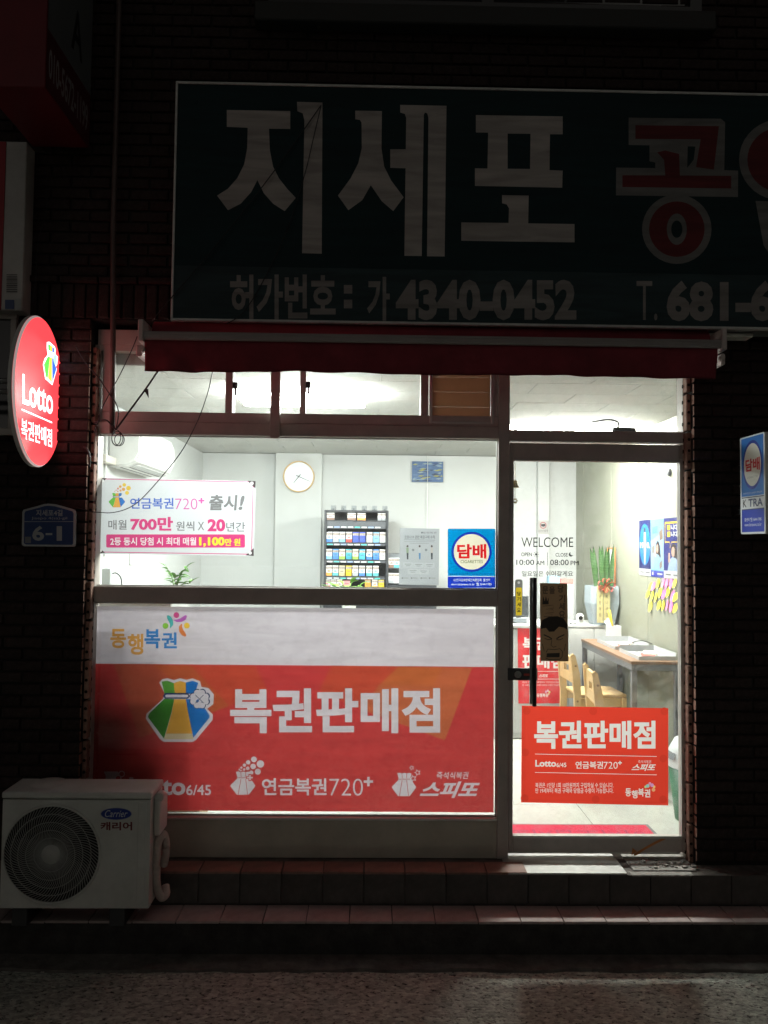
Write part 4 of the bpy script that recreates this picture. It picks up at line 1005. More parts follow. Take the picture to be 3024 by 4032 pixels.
# ------------------------------------------------------------------ neighbour's signs at the upper left
nx0, nx1, nyn, nyf, nz = -1.74, -1.455, -.66, BF - .04, 4.0
ns = thing('projecting_sign', 'large unlit box sign with red underside at the upper left corner', 'box sign', (nx1, nyf, nz))
q = MB(); q.box(nx0, nx1 - .003, nyn, nyf, nz, nz + 1.5, .004); q.build('sign_case', mat('dark_red_case', (.15, .012, .018), .45, noise=(4, .15)), ns)
pr = Print(); nw = nyf - nyn
pr.rect(0, 0, nw, 1.5, (.12, .022, .028)); pr.rect(0, .27, nw, 1.5, (.17, .175, .18))
pr.text('010-5672-1199', .02, .20, nw - .03, .06, (.35, .33, .33), .02); pr.text('A', .26, .58, .40, .36, (.02, .02, .02), .02)
pr.build('sign_face', m_paper, lambda u, v: (nx1 + .001, nyn + u, nz + v), ns)
a = rc(18, 480, 97, 1222, -.2)
ns = thing('upright_sign', 'slim white upright sign cabinet with barcode sticker under the red box sign', 'sign', (a[0], -.2, a[2]))
q = MB(); q.box(a[0] - .3, a[1], -.2, BF - .002, a[2], nz - .004, .004); q.build('sign_cabinet', mat('off_white_cabinet', (.50, .48, .46), .5, noise=(5, .15)), ns)
q = MB(); q.box(a[0] - .31, a[0] - .002, -.206, -.2005, a[2], nz - .01); q.build('red_strip', mat('red_strip', (.32, .02, .03), .5), ns)
pr = Print(lambda u, v: at(u * .9114, v * .9114, -.202))
for k in range(9): pr.rect(28, 1185 + k * 9, 75, 1189 + k * 9 + (k % 3), (.16, .15, .15))
pr.rect(22, 1295, 62, 1335, (.08, .11, .22)); pr.rect(64, 1290, 90, 1335, (.42, .42, .42)); pr.build('barcode_sticker', m_paper, plane_y(-.2025), ns)
# dark window of the neighbouring shop
a = rc(-260, 1232, 62, 1712, BF - .02); nb = thing('neighbour_window', 'dark unlit window behind the oval sign at the left edge', 'window', (a[0], BF, a[2]))
q = MB(); q.box(a[0], a[1], BF - .03, BF - .0, a[2], a[2] + .035, .003); q.box(a[0], a[1], BF - .03, BF, a[3] - .03, a[3], .003); q.box(a[1] - .03, a[1], BF - .03, BF, a[2] + .035, a[3] - .03, .003); q.build('window_frame', m_frame, nb)
q = MB(); q.box(a[0], a[1] - .03, BF - .012, BF - .006, a[2] + .035, a[3] - .03); q.build('pane', mat('night_pane', (.02, .022, .024), .08), nb)

# ------------------------------------------------------------------ conduit and hanging cables
q = MB(); cxx = at(444, 1100, -.15)[0]; q.tube([(cxx - .004, -.15, 6.5), (cxx - .004, -.15, 3.6), (at(443, 1500, -.15)[0], -.15, 2.9), (at(442, 1708, -.15)[0], -.15, at(442, 1708, -.15)[1])], .0135, 10)
tag(q.build('conduit_pipe', mat('brown_conduit', (.10, .07, .064), .5, noise=(12, .2))), 'thin brown conduit pipe running down the wall left of the awning', 'pipe')
def smooth(pts, n=8):
    P = [Vector(p) for p in pts]; out = []
    for i in range(len(P) - 1):
        p0, p1, p2, p3 = P[max(i - 1, 0)], P[i], P[i + 1], P[min(i + 2, len(P) - 1)]
        for k in range(n):
            t = k / n; out.append(.5 * ((2 * p1) + (p2 - p0) * t + (2 * p0 - 5 * p1 + 4 * p2 - p3) * t * t + (3 * p1 - p0 - 3 * p2 + p3) * t ** 3))
    return out + [P[-1]]
def w3(pts): return [(at(u, v, y)[0], y, at(u, v, y)[1]) for u, v, y in pts]
def cable(pts, r, label, extra=None):
    q = MB(); q.tube(smooth(w3(pts)), r, 6)
    if extra: extra(q)
    tag(q.build('cable', m_cable), label, 'cable', 'loose cables at the upper left of the shop front')
def ribbon(q):
    x_, z_ = at(575, 1545, -.18); q.prism([(x_ - .012, z_ + .012), (x_ + .012, z_ + .018), (x_ + .016, z_ - .03), (x_ + .004, z_ - .012)], -.184, -.181, 'y')
def coil(q):
    for dx, dz, r1, r2 in ((0, 0, .028, .036), (.012, -.006, .024, .030), (-.006, .006, .022, .038)):
        x_, z_ = at(462, 1727, -.17); q.tube([(x_ + dx + r1 * math.cos(t), -.17 - .004 * dx * 100, z_ + dz + r2 * math.sin(t)) for t in [2 * PI * k / 24 for k in range(25)]], .0022, 6)
cable([(640, 1435, -.22), (615, 1471, -.20), (575, 1530, -.18), (500, 1632, -.17), (457, 1691, -.17)], .0048, 'thick dark cable with a tied scrap slanting from the awning to the wall', ribbon)
cable([(540, 1325, -.30), (520, 1375, -.26), (470, 1480, -.19), (405, 1600, -.165), (385, 1665, -.16), (371, 1706, -.15)], .0026, 'dark cable from the awning bracket down across the conduit')
cable([(300, 1365, -.125), (335, 1425, -.13), (390, 1490, -.15), (430, 1550, -.165), (455, 1585, -.17), (466, 1620, -.17), (463, 1660, -.17), (455, 1695, -.17)], .003, 'dark cable drooping from the brick pier into the coiled knot', coil)
cable([(845, 1440, -.34), (834, 1477, -.30), (820, 1540, -.22), (788, 1634, -.16), (745, 1725, -.14), (701, 1797, -.13), (623, 1893, -.125), (551, 1970, -.12), (500, 2003, -.12), (445, 2018, -.118), (400, 2018, -.116), (353, 2013, -.114), (300, 1998, -.112)], .0024, 'long thin cable sweeping across the display window and banner')
cable([(371, 1668, -.12), (395, 1655, -.16), (420, 1655, -.17), (440, 1675, -.17), (457, 1691, -.17)], .004, 'short dark cable looping from the frame to the coiled knot')
cable([(330, 1760, -.11), (342, 1768, -.13), (352, 1790, -.135), (354, 1815, -.13), (352, 1840, -.115)], .0045, 'pale tipped cable stub bent out of the left brick reveal')
cable([(1264, 415, SY - .012), (1075, 679, SY - .02), (900, 905, SY - .022), (775, 1057, SY - .02), (679, 1167, SY - .012), (600, 1262, -.25)], .0024, 'thin black cable slanting over the lower left corner of the green signboard')
cable([(1264, 416, SY - .014), (1235, 540, SY - .02), (1203, 675, SY - .022), (1140, 880, SY - .022), (1057, 1066, SY - .02), (966, 1221, SY - .018), (893, 1275, SY - .01)], .0022, 'thin black cable hanging down the first letters of the green signboard')
q = MB(); q.tube(smooth(w3([(130, 1190, -.21), (140, 1100, -.2), (150, 950, -.18), (182, 830, -.15), (185, 700, -.13)])), .0016, 5)
tag(q.build('cable', m_cable), 'faint thin wire rising beside the white upright sign', 'cable', 'loose cables at the upper left of the shop front')

# ------------------------------------------------------------------ air conditioner outdoor unit on the step
UY = -.455; ub = -.26
C5 = lambda u, v, Y=UY: at(u * .4521, 2950 + v * .4521, Y)
ux0, ux1 = C5(12, 900)[0], C5(1303, 900)[0]; uz0 = C5(700, 1385)[1]; uz1 = C5(700, 440)[1]; uzt = C5(700, 372)[1]
ac = thing('outdoor_unit', 'white air conditioner outdoor unit with round fan standing on the step', 'air conditioner', ((ux0 + ux1) / 2, (UY + ub) / 2, .262))
m_ac = mat('aged_white_enamel', (.52, .52, .49), .5, 0, .35, noise=(5, .14))
fcx, fcz = C5(450, 912); fr = abs(C5(885, 912)[0] - C5(15, 912)[0]) / 2 * .985
# casing: front plate with a round opening, sides, back
q = MB(); NS = 48
hole = [(fcx + fr * .965 * math.cos(2 * PI * k / NS), fcz + fr * .965 * math.sin(2 * PI * k / NS)) for k in range(NS)]
def onrect(t):
    c_, s_ = math.cos(t), math.sin(t); best = 9
    for d_, lim in ((c_, ux1 - fcx if c_ > 0 else ux0 - fcx), (s_, uz1 - fcz if s_ > 0 else uz0 - fcz)):
        if abs(d_) > 1e-6: best = min(best, lim / d_)
    return fcx + c_ * best, fcz + s_ * best
angs = sorted({2 * PI * k / NS for k in range(NS)} | {math.atan2(b_ - fcz, a_ - fcx) % (2 * PI) for a_ in (ux0, ux1) for b_ in (uz0, uz1)})
for i, t in enumerate(angs):
    t2 = angs[(i + 1) % len(angs)]; a_, b_ = onrect(t), onrect(t2); r_ = fr * .965
    q.poly([(a_[0], UY, a_[1]), (b_[0], UY, b_[1]), (fcx + r_ * math.cos(t2), UY, fcz + r_ * math.sin(t2)), (fcx + r_ * math.cos(t), UY, fcz + r_ * math.sin(t))])
q.poly([(ux0, UY, uz0), (ux0, UY, uz1), (ux0, ub, uz1), (ux0, ub, uz0)]); q.poly([(ux1, UY, uz0), (ux1, UY, uz1), (ux1, ub, uz1), (ux1, ub, uz0)]); q.poly([(ux0, ub, uz0), (ux1, ub, uz0), (ux1, ub, uz1), (ux0, ub, uz1)]); q.poly([(ux0, UY, uz0), (ux1, UY, uz0), (ux1, ub, uz0), (ux0, ub, uz0)])
bmesh.ops.remove_doubles(q.bm, verts=q.bm.verts[:], dist=1e-5)
es = [e for e in q.bm.edges if (abs(e.verts[0].co.x - e.verts[1].co.x) < 1e-5 and abs(e.verts[0].co.y - UY) < 1e-4 and abs(e.verts[1].co.y - UY) < 1e-4 and (abs(e.verts[0].co.x - ux0) < 1e-4 or abs(e.verts[0].co.x - ux1) < 1e-4))]
bmesh.ops.bevel(q.bm, geom=es, offset=.016, segments=4, affect='EDGES')
q.build('casing', m_ac, ac)
q = MB(); q.box(ux0 - .006, ux1 + .006, UY - .006, ub + .006, uz1 + .003, uzt, .010, 3); lid = q.build('lid', m_ac, ac)
q = MB(); q.box(C5(1196, 900)[0], ux1 - .018, UY - .003, UY + .001, uz0 + .02, uz1 - .01, .002); q.build('corner_panel', m_ac, ac)
m_gr = mat('grille_grey', (.34, .345, .33), .6); m_bk = mat('fan_cavity', (.015, .015, .015), .7)
q = MB(); q.lathe([(fr * .97, UY + .002), (fr * .95, UY + .10), (.001, UY + .11)], (fcx, 0, fcz), 40, 'y', cap=False); q.build('fan_well', m_bk, ac)
q = MB(); tq = []
for k in range(25): tq.append((fcx + fr * .985 * math.cos(2 * PI * k / 24), UY - .004, fcz + fr * .985 * math.sin(2 * PI * k / 24)))
q.tube([(fcx + fr * .985 * math.cos(2 * PI * k / 48), UY - .003, fcz + fr * .985 * math.sin(2 * PI * k / 48)) for k in range(49)], .006, 8, False); q.build('fan_ring', m_ac, ac)
q = MB(); NSP = 84
for k in range(NSP):
    t0 = 2 * PI * k / NSP
    q.tube([(fcx + fr * (.17 + .81 * s_) * math.cos(t0 - .75 * s_ ** 1.3), UY - .004 - .012 * math.sin(PI * s_), fcz + fr * (.17 + .81 * s_) * math.sin(t0 - .75 * s_ ** 1.3)) for s_ in (0, .25, .5, .75, 1)], .0017, 4, False)
for rr_ in (.34, .50, .66, .82):
    q.tube([(fcx + fr * rr_ * math.cos(2 * PI * k / 40), UY - .004 - .012 * math.sin(PI * (rr_ - .17) / .81), fcz + fr * rr_ * math.sin(2 * PI * k / 40)) for k in range(41)], .0017, 4, False)
q.build('fan_grille', m_gr, ac)
q = MB(); q.lathe([(.001, UY - .012), (fr * .19, UY - .011), (fr * .195, UY - .004), (fr * .19, UY)], (fcx, 0, fcz), 28, 'y', cap=False); q.build('fan_hub', mat('hub_grey', (.42, .42, .40), .5), ac)
q = MB()
for k in range(3):
    t0 = k * 2 * PI / 3 + .4
    q.grid(lambda u, v: (fcx + fr * (.15 + .75 * u) * math.cos(t0 + .9 * v + .4 * u), UY + .04 + .03 * v, fcz + fr * (.15 + .75 * u) * math.sin(t0 + .9 * v + .4 * u)), 6, 5)
q.build('fan_blades', mat('fan_blade', (.05, .05, .05), .5), ac)
pr = Print(lambda u, v: C5(u, v)); pr.ell(1013, 562, 139, 55, (.35, .36, .38), 36); pr.ell(1013, 562, 132, 50, (.015, .035, .22), 36); pr.text('Carrier', 915, 530, 1112, 590, (.5, .52, .55), .0, .35); pr.text('캐리어', 875, 632, 1152, 706, (.14, .02, .02), .03)
pr.build('maker_badge', m_paper, plane_y(UY - .0015), ac)
q = MB(); q.box(ux1 + .0, ux1 + .03, UY + .05, ub - .01, uz0 + .30, uz1 - .02, .008, 2); q.cyl((ux1 + .02, UY + .06, uz1 - .01), .02, .05, 'y', 14); q.build('valve_cover', m_ac, ac)
hs_ = [C5(u, v, -.36) for u, v in ((1330, 800), (1340, 770))]
q = MB(); q.tube(smooth([(C5(u, v, y)[0], y, C5(u, v, y)[1]) for u, v, y in ((1425, 1010, -.30), (1440, 930, -.31), (1445, 820, -.33), (1425, 745, -.35), (1385, 790, -.37), (1362, 920, -.38), (1358, 1080, -.38), (1372, 1220, -.37), (1405, 1288, -.35), (1445, 1262, -.33), (1440, 1190, -.30))], 6), .019, 12)
q.build('insulated_hose', mat('foam_hose', (.48, .42, .38), .8, noise=(25, .15), bump=(60, .3)), ac)
q = MB()
for f_ in (.12, .78):
    x_ = ux0 + (ux1 - ux0) * f_; q.box(x_ - .035, x_ + .035, UY + .02, ub + .02, .2625, uz0 - .001, .003)
q.build('foot_rails', m_metal_dark, ac)
q = MB(); q.lathe([(.001, uzt + .004), (.075, uzt + .004), (.08, uzt + .001)], (ux0 + .15, 0, 0), 24, 'z', cap=False)
o = q.build('lid_plate', m_ac, lid); o.location.y = (UY + ub) / 2 + .03

# ================================================================== THINGS INSIDE THE SHOP
ORD = ['first', 'second', 'third', 'fourth', 'fifth', 'sixth', 'seventh', 'eighth', 'ninth']
m_wood_lt = mat('pale_wood', (.62, .42, .20), .5, 0, .35, noise=(9, .10))
m_wood_tab = mat('table_wood', (.22, .13, .08), .4, 0, .4, noise=(7, .15))
m_white_fur = mat('white_laminate', (.50, .51, .50), .35, 0, .45)
# --- wall clock
cxk, czk = at(1176, 1876, 3.87); rk = .161
ck = thing('wall_clock', 'round wall clock with pale wooden rim and white face', 'clock', (cxk, 3.9, czk))
q = MB(); q.lathe([(rk * .93, 3.897), (rk, 3.897), (rk, 3.868), (rk * .97, 3.862), (rk * .93, 3.866), (rk * .92, 3.885)], (cxk, 0, czk), 48, 'y', cap=False); q.build('clock_rim', m_wood_lt, ck)
q = MB(); q.lathe([(.001, 3.884), (rk * .925, 3.884)], (cxk, 0, czk), 48, 'y', cap=False); q.build('clock_face', mat('clock_face', (.72, .77, .80), .4), ck)
def hand(dx, dz, L_, wd, y):
    d = Vector((dx, 0, dz)).normalized(); n_ = Vector((d.z, 0, -d.x)); c = Vector((cxk, y, czk)); q = MB()
    q.prism([((c - d * .03 + n_ * wd)[0], (c - d * .03 + n_ * wd)[2]), ((c + d * L_ + n_ * wd * .5)[0], (c + d * L_ + n_ * wd * .5)[2]), ((c + d * L_ - n_ * wd * .5)[0], (c + d * L_ - n_ * wd * .5)[2]), ((c - d * .03 - n_ * wd)[0], (c - d * .03 - n_ * wd)[2])], y, y + .002, 'y'); q.build('clock_hand', m_metal_dark, ck)
hand(-40, -52, .085, .005, 3.879); hand(82, -35, .125, .004, 3.876)
q = MB(); q.cyl((cxk, 3.870, czk), .008, .012, 'y', 14); q.build('hand_cap', m_metal_dark, ck)
# --- small abstract canvas
a = rc(1622, 1817, 1745, 1898, 3.97)
pt = thing('canvas', 'small blue and yellow painted canvas on the white back wall', 'picture', ((a[0] + a[1]) / 2, 3.99, a[2]))
q = MB(); q.box(a[0], a[1], 3.972, 3.998, a[2], a[3], .002); q.build('stretcher', m_white_fur, pt)
pr = Print(); rnd = random.Random(3); pr.rect(a[0], a[2], a[1], a[3], (.10, .20, .42)); W_, H_ = a[1] - a[0], a[3] - a[2]
for i in range(70):
    x_, z_ = a[0] + W_ * rnd.uniform(.04, .96), a[2] + H_ * rnd.uniform(.06, .94); L_ = min(.04, a[1] - x_, x_ - a[0]) * .9; t_ = rnd.uniform(-.5, .5)
    hgt = min(.008, (a[3] - z_) * .8, (z_ - a[2]) * .8); col = rnd.choice([(.30, .45, .60), (.05, .10, .28), (.45, .55, .55), (.55, .52, .12), (.03, .05, .12), (.06, .14, .40), (.16, .28, .5)])
    pr.poly([(x_ - L_, z_ - hgt * .3), (x_, z_ - hgt), (x_ + L_, z_ + hgt * .2), (x_, z_ + hgt)], col)
for i_, (cps_, col_) in enumerate(pr.L): pr.L[i_] = (cps_, tuple(c_ * .55 for c_ in col_))
pr.build('painted_face', m_paper, plane_y(3.971), pt)
q = MB(); x_ = at(1684, 1850, 3.965)[0]; q.tube([(x_, 3.965, CZ - .002), (x_, 3.965, 2.3), (x_ - .003, 3.97, 1.4)], .003, 6); tag(q.build('hanging_cord', m_white_pl), 'thin pale cord hanging down the back wall past the canvas', 'cord')
# --- cigarette cabinet and its packs
KY = 3.45
cx0, cx1 = at(1276, 2150, KY)[0], at(1529, 2150, KY)[0]; ctop = at(1400, 2009, KY)[1]
cb = thing('cigarette_cabinet', 'dark grey cigarette cabinet with stocked shelves against the back wall', 'cabinet', ((cx0 + cx1) / 2, KY + .15, FZ))
m_cab = mat('cabinet_grey', (.045, .048, .055), .45, 0, .4)
c8z = lambda v: at(1400, 1700 + v * .5425, KY)[1]
for x_ in ((cx0, cx0 + .022), (cx1 - .022, cx1)):
    q = MB(); q.box(x_[0], x_[1], KY - .01, KY + .28, FZ, ctop, .003); q.build('side_panel', m_cab, cb)
q = MB(); q.box(cx0 + .022, cx1 - .022, KY + .2, KY + .22, FZ, ctop - .02); q.build('back_panel', mat('cabinet_back', (.06, .063, .07), .6), cb)
q = MB(); q.box(cx0 + .022, cx1 - .022, KY - .01, KY + .28, ctop - .02, ctop, .003); q.build('top_panel', m_cab, cb)
q = MB(); q.box(cx0 + .022, cx1 - .022, KY, KY + .2, FZ, c8z(1145)); q.build('lower_case', m_cab, cb)
m_tag = print_mat('price_strip', 0, 1, .5)
SH = [642, 802, 927, 1047, 1137]
for si, v in enumerate(SH):
    z_ = c8z(v); q = MB(); q.box(cx0 + .022, cx1 - .022, KY + .005, KY + .2, z_ - .012, z_ - .001, .001); sh = q.build('shelf', m_cab, cb)
    if si < 4:
        pr = Print(); pr.rect(cx0 + .024, z_ - .032 - (.05 if si == 0 else 0), cx1 - .024, z_ - .013, (.10, .105, .12))
        x_ = cx0 + .03; k = 0
        while x_ < cx1 - .08:
            w2 = .052; pr.rect(x_, z_ - .029 - (.045 if si == 0 else 0), x_ + w2, z_ - .017 - (.045 if si == 0 else 0), ((.62, .64, .66), (.62, .64, .66), (.10, .55, .50), (.3, .4, .65), (.62, .64, .66))[(k * 3 + si * 2) % 5]); x_ += .066; k += 1
        pr.build('price_strip', m_tag, plane_y(KY + .003), sh)
PKC = {'white and blue': ((.72, .74, .78), (.08, .22, .62)), 'white and grey': ((.74, .75, .76), (.40, .42, .45)), 'white and pale blue': ((.74, .78, .82), (.22, .48, .72)), 'white and red': ((.74, .72, .72), (.62, .08, .07)), 'deep blue': ((.06, .10, .52), (.05, .10, .60)), 'plain white': ((.76, .76, .76), (.70, .71, .72)), 'pale blue': ((.25, .50, .74), (.22, .46, .72)), 'white and green': ((.72, .76, .66), (.30, .52, .10)), 'teal': ((.08, .40, .46), (.05, .30, .40)), 'cyan': ((.10, .45, .66), (.08, .40, .66)), 'bright blue': ((.10, .28, .68), (.06, .20, .62)), 'white and orange': ((.76, .74, .70), (.74, .34, .08)), 'white and teal': ((.74, .76, .76), (.12, .42, .46)), 'cream': ((.66, .60, .40), (.58, .50, .28)), 'yellow': ((.74, .55, .04), (.66, .46, .03)), 'orange': ((.74, .35, .05), (.70, .30, .05)), 'white and brown': ((.76, .75, .74), (.26, .16, .12))}
def pack_mesh(kind, w2, h2):
    c0, c1_ = PKC[kind]; d_ = .02
    mats = [mat('pack ' + kind + ' a', c0, .4), mat('pack ' + kind + ' b', c1_, .4), mat('pack warning', (.36, .31, .28), .4, noise=(60, .5)), mat('pack line', (.10, .10, .11), .5)]
    q = MB(); q.box(-w2 / 2, w2 / 2, 0, d_, 0, h2 * .30, mi=1); q.box(-w2 / 2, w2 / 2, 0, d_, h2 * .301, h2 * .66, mi=0); q.box(-w2 / 2, w2 / 2, 0, d_, h2 * .661, h2 * .90, mi=2); q.box(-w2 / 2, w2 / 2, 0, d_, h2 * .901, h2, mi=0)
    q.box(-w2 * .3, w2 * .3, -.0006, 0, h2 * .38, h2 * .44, mi=3); q.box(-w2 * .22, w2 * .22, -.0006, 0, h2 * .47, h2 * .56, mi=1)
    return q.mesh('cigarette_pack', *mats)
PM = {}
def pack(kind, x_, y_, z_, label, w2=.055, h2=.095, grp='cigarette packs on the cabinet shelves'):
    k = (kind, w2, h2)
    if k not in PM: PM[k] = pack_mesh(*k)
    o = link('cigarette_pack', PM[k]); o.location = (x_, y_, z_); o.rotation_euler = (0, 0, random.uniform(-.05, .05)); tag(o, label, 'cigarette pack', grp)
cols9 = [362, 409, 456, 505, 553, 602, 654, 702, 749]
rows = [(['white and blue', 'white and grey', 'white and pale blue', 'white and red', 'deep blue', 'deep blue', 'plain white', 'pale blue', 'plain white'], 'second'),
        (['white and pale blue', 'bright blue', 'white and green', 'teal', 'white and green', 'cyan', 'white and blue', 'bright blue', 'plain white'], 'third'),
        (['white and orange', 'white and teal', 'cream', 'yellow', 'white and grey', 'white and blue', 'white and teal', 'white and teal'], 'fourth')]
for ri, (ks, nm) in enumerate(rows):
    z_ = c8z(SH[ri + 1]) + .0005
    for ci, k in enumerate(ks): pack(k, at(1100 + cols9[ci] * .5425, 2150, KY + .01)[0], KY + .01, z_, f'{k} cigarette pack, {ORD[ci]} from the left on the {nm} cabinet shelf', h2=.098)
for ci, (k, u_) in enumerate((('white and red', 350), ('plain white', 395), ('white and brown', 440), ('orange', 645), ('white and orange', 695), ('yellow', 742))):
    pack(k, at(1100 + u_ * .5425, 2150, KY + .01)[0], KY + .01, c8z(SH[4]) + .0005, f'{k} cigarette pack, {ORD[ci]} from the left on the lowest visible cabinet shelf', h2=.085)
for ci, (k, u_, w2) in enumerate((('white and brown', 370, .08), ('white and brown', 525, .08), ('white and orange', 597, .08), ('white and grey', 728, .036), ('white and grey', 758, .036))):
    pack(k, at(1100 + u_ * .5425, 2000, KY + .01)[0], KY + .01, c8z(SH[0]) + .0005, f'{"wide" if w2 > .05 else "slim"} {k} cigarette carton, {ORD[ci]} from the left on the top cabinet shelf', w2, .070, 'cartons on the top cabinet shelf')
# small clear plastic dividers standing on the cabinet
m_acr = glass_mat('acrylic', tint=(.86, .88, .9), dirt=.12)
for k in range(6):
    x_ = cx0 + .06 + k * .1; q = MB(); q.box(x_, x_ + .05, KY + .02, KY + .022, ctop + .001, ctop + .045); q.box(x_, x_ + .05, KY + .022, KY + .08, ctop + .001, ctop + .003); q.box(x_ + .016, x_ + .030, KY + .03, KY + .036, ctop + .004, ctop + .018)
    tag(q.build('acrylic_stand', m_acr), f'tiny clear acrylic stand on top of the cigarette cabinet, {ORD[k]} from the left', 'stand', 'acrylic stands on the cabinet')
# low second rack beside the cabinet
rx0, rx1 = cx1 + .006, at(1720, 2250, KY)[0]; rk2 = thing('pack_rack', 'low clear topped cigarette rack between the cabinet and the grey notice', 'rack', ((rx0 + rx1) / 2, KY + .1, FZ))
q = MB(); q.box(rx0, rx1, KY + .12, KY + .14, FZ, c8z(885)); q.build('back_panel', mat('rack_back', (.42, .44, .46), .5), rk2)
for v in (985, 1096):
    q = MB(); q.box(rx0, rx1, KY, KY + .12, c8z(v) - .012, c8z(v), .001); q.build('shelf', m_cab, rk2)
q = MB(); q.box(rx0, rx1, KY, KY + .12, c8z(882), c8z(878)); q.build('clear_top', m_acr, rk2)
q = MB(); q.box(rx0, rx1, KY + .01, KY + .12, FZ, c8z(1110)); q.build('rack_base', m_cab, rk2)
for v, nm in ((985, 'upper'), (1096, 'lower')):
    for ci, (u_, k) in enumerate(((815, 'white and brown' if nm == 'upper' else 'white and grey'), (852, 'white and teal' if nm == 'upper' else 'plain white'))): pack(k, at(1100 + u_ * .5425, 2200, KY + .01)[0], KY + .012, c8z(v) + .0005, f'{k} cigarette pack on the {nm} shelf of the low rack', .055, .095, 'packs on the low rack')
# --- indoor air conditioner on the left wall
wa = thing('indoor_unit', 'white wall mounted air conditioner high on the left wall', 'air conditioner', (WX0, 1.6, 2.52))
prof = [(WX0 + .001, 2.50), (WX0 + .12, 2.50), (WX0 + .185, 2.535), (WX0 + .215, 2.60), (WX0 + .215, 2.72), (WX0 + .19, 2.775), (WX0 + .15, 2.79), (WX0 + .001, 2.79)]
q = MB(); q.prism(prof, 1.12, 2.0, 'y'); bmesh.ops.bevel(q.bm, geom=[e for e in q.bm.edges if abs(e.verts[0].co.y - e.verts[1].co.y) < 1e-6], offset=.012, segments=3, affect='EDGES'); q.build('body', m_white_pl, wa)
for x_ in (WX0 + .055, WX0 + .115):
    q = MB(); q.box(x_, x_ + .014, 1.2, 1.92, 2.4985, 2.4999); q.build('air_slot', m_metal_dark, wa)
q = MB(); q.box(WX0 + .14, WX0 + .175, 1.18, 1.94, 2.506, 2.511, rot=Matrix.Rotation(-.5, 3, 'Y')); q.build('louver', m_white_fur, wa)
q = MB(); q.box(WX0 + .001, WX0 + .06, .92, 1.119, 2.505, 2.555, .006); q.build('pipe_cover', mat('beige_duct', (.6, .57, .50), .5), wa)
q = MB(); q.tube([(WX0 + .012, 1.05, CZ - .01), (WX0 + .012, 1.05, 2.05), (WX0 + .014, 1.06, 1.9)], .007, 8); tag(q.build('wall_cable', m_white_pl), 'white cable running down the left wall beside the banner', 'cable')
q = MB(); q.box(WX0 + .001, WX0 + .012, 1.62, 1.74, 1.83, 1.91, .004, 2); q.box(WX0 + .012, WX0 + .015, 1.65, 1.71, 1.845, 1.895, .002); tag(q.build('wall_switch', m_white_pl), 'white wall switch on the left wall under the banner', 'switch')
# --- storage cabinet at the left, close behind the film
SCX = -1.13; SCT = 1.66
st = thing('storage_cabinet', 'white low cabinet under the left end of the display window', 'cabinet', (-1.44, .6, FZ))
q = MB(); q.box(WX0 + .032, SCX, .42, .86, FZ + .005, SCT, .004); q.build('carcass', m_white_fur, st)
q = MB(); q.box(WX0 + .032, SCX + .01, .405, .87, SCT + .001, SCT + .022, .004); q.build('cabinet_top', m_white_fur, st)
m_card = mat('shade_carton', (.34, .24, .15), .8, noise=(8, .12))  # unseen cartons, added and stepped to shade the film's lower left corner
for k, (xr_, z0_, z1_, nm) in enumerate(((-.89, .45, 1.28, 'wide brown carton at the bottom of the stack behind the film'), (-1.04, 1.28, 1.48, 'brown carton in the middle of the stack behind the film'), (-1.20, 1.48, 1.62, 'small brown carton on top of the stack behind the film'))):
    q = MB(); q.box(-1.70, xr_, .16, .38 - k * .02, z0_ + .005, z1_ + .004, .003); q.box(-1.69, xr_ - .01, .25, .27, z1_ + .0041, z1_ + .0046); tag(q.build('carton', m_card), nm, 'carton', 'cartons stacked behind the film')
TZ = SCT + .0225
rt = thing('router', 'pale grey router box standing on the cabinet at the left window edge', 'router', (-1.5, .45, TZ))
a = rc(404, 2238, 438, 2330, .5); q = MB(); q.box(a[0], a[1], .48, .53, TZ, a[3], .006, 2); q.build('router_case', mat('router_grey', (.55, .60, .60), .4), rt)
q = MB(); q.box(a[1] + .002, a[1] + .018, .50, .54, TZ, TZ + .045, .003); q.tube(smooth([(a[1] + .005, .5, a[3] - .03), (a[1] + .03, .5, a[3] - .028), (a[1] + .06, .49, a[3] - .06), (a[1] + .07, .48, TZ + .003)]), .0035, 6); q.build('router_lead', m_black, rt)
a = rc(468, 2282, 508, 2330, .55); q = MB(); q.lathe([(.022, TZ), (.030, TZ + .055), (.027, TZ + .055), (.02, TZ + .01)], ((a[0] + a[1]) / 2, .55, 0), 18); q.box((a[0] + a[1]) / 2 - .01, (a[0] + a[1]) / 2 + .01, .51, .53, TZ + .02, TZ + .04)
tag(q.build('orange_cup', mat('orange_clay', (.62, .25, .10), .6)), 'small orange cup on the cabinet beside the router', 'cup')
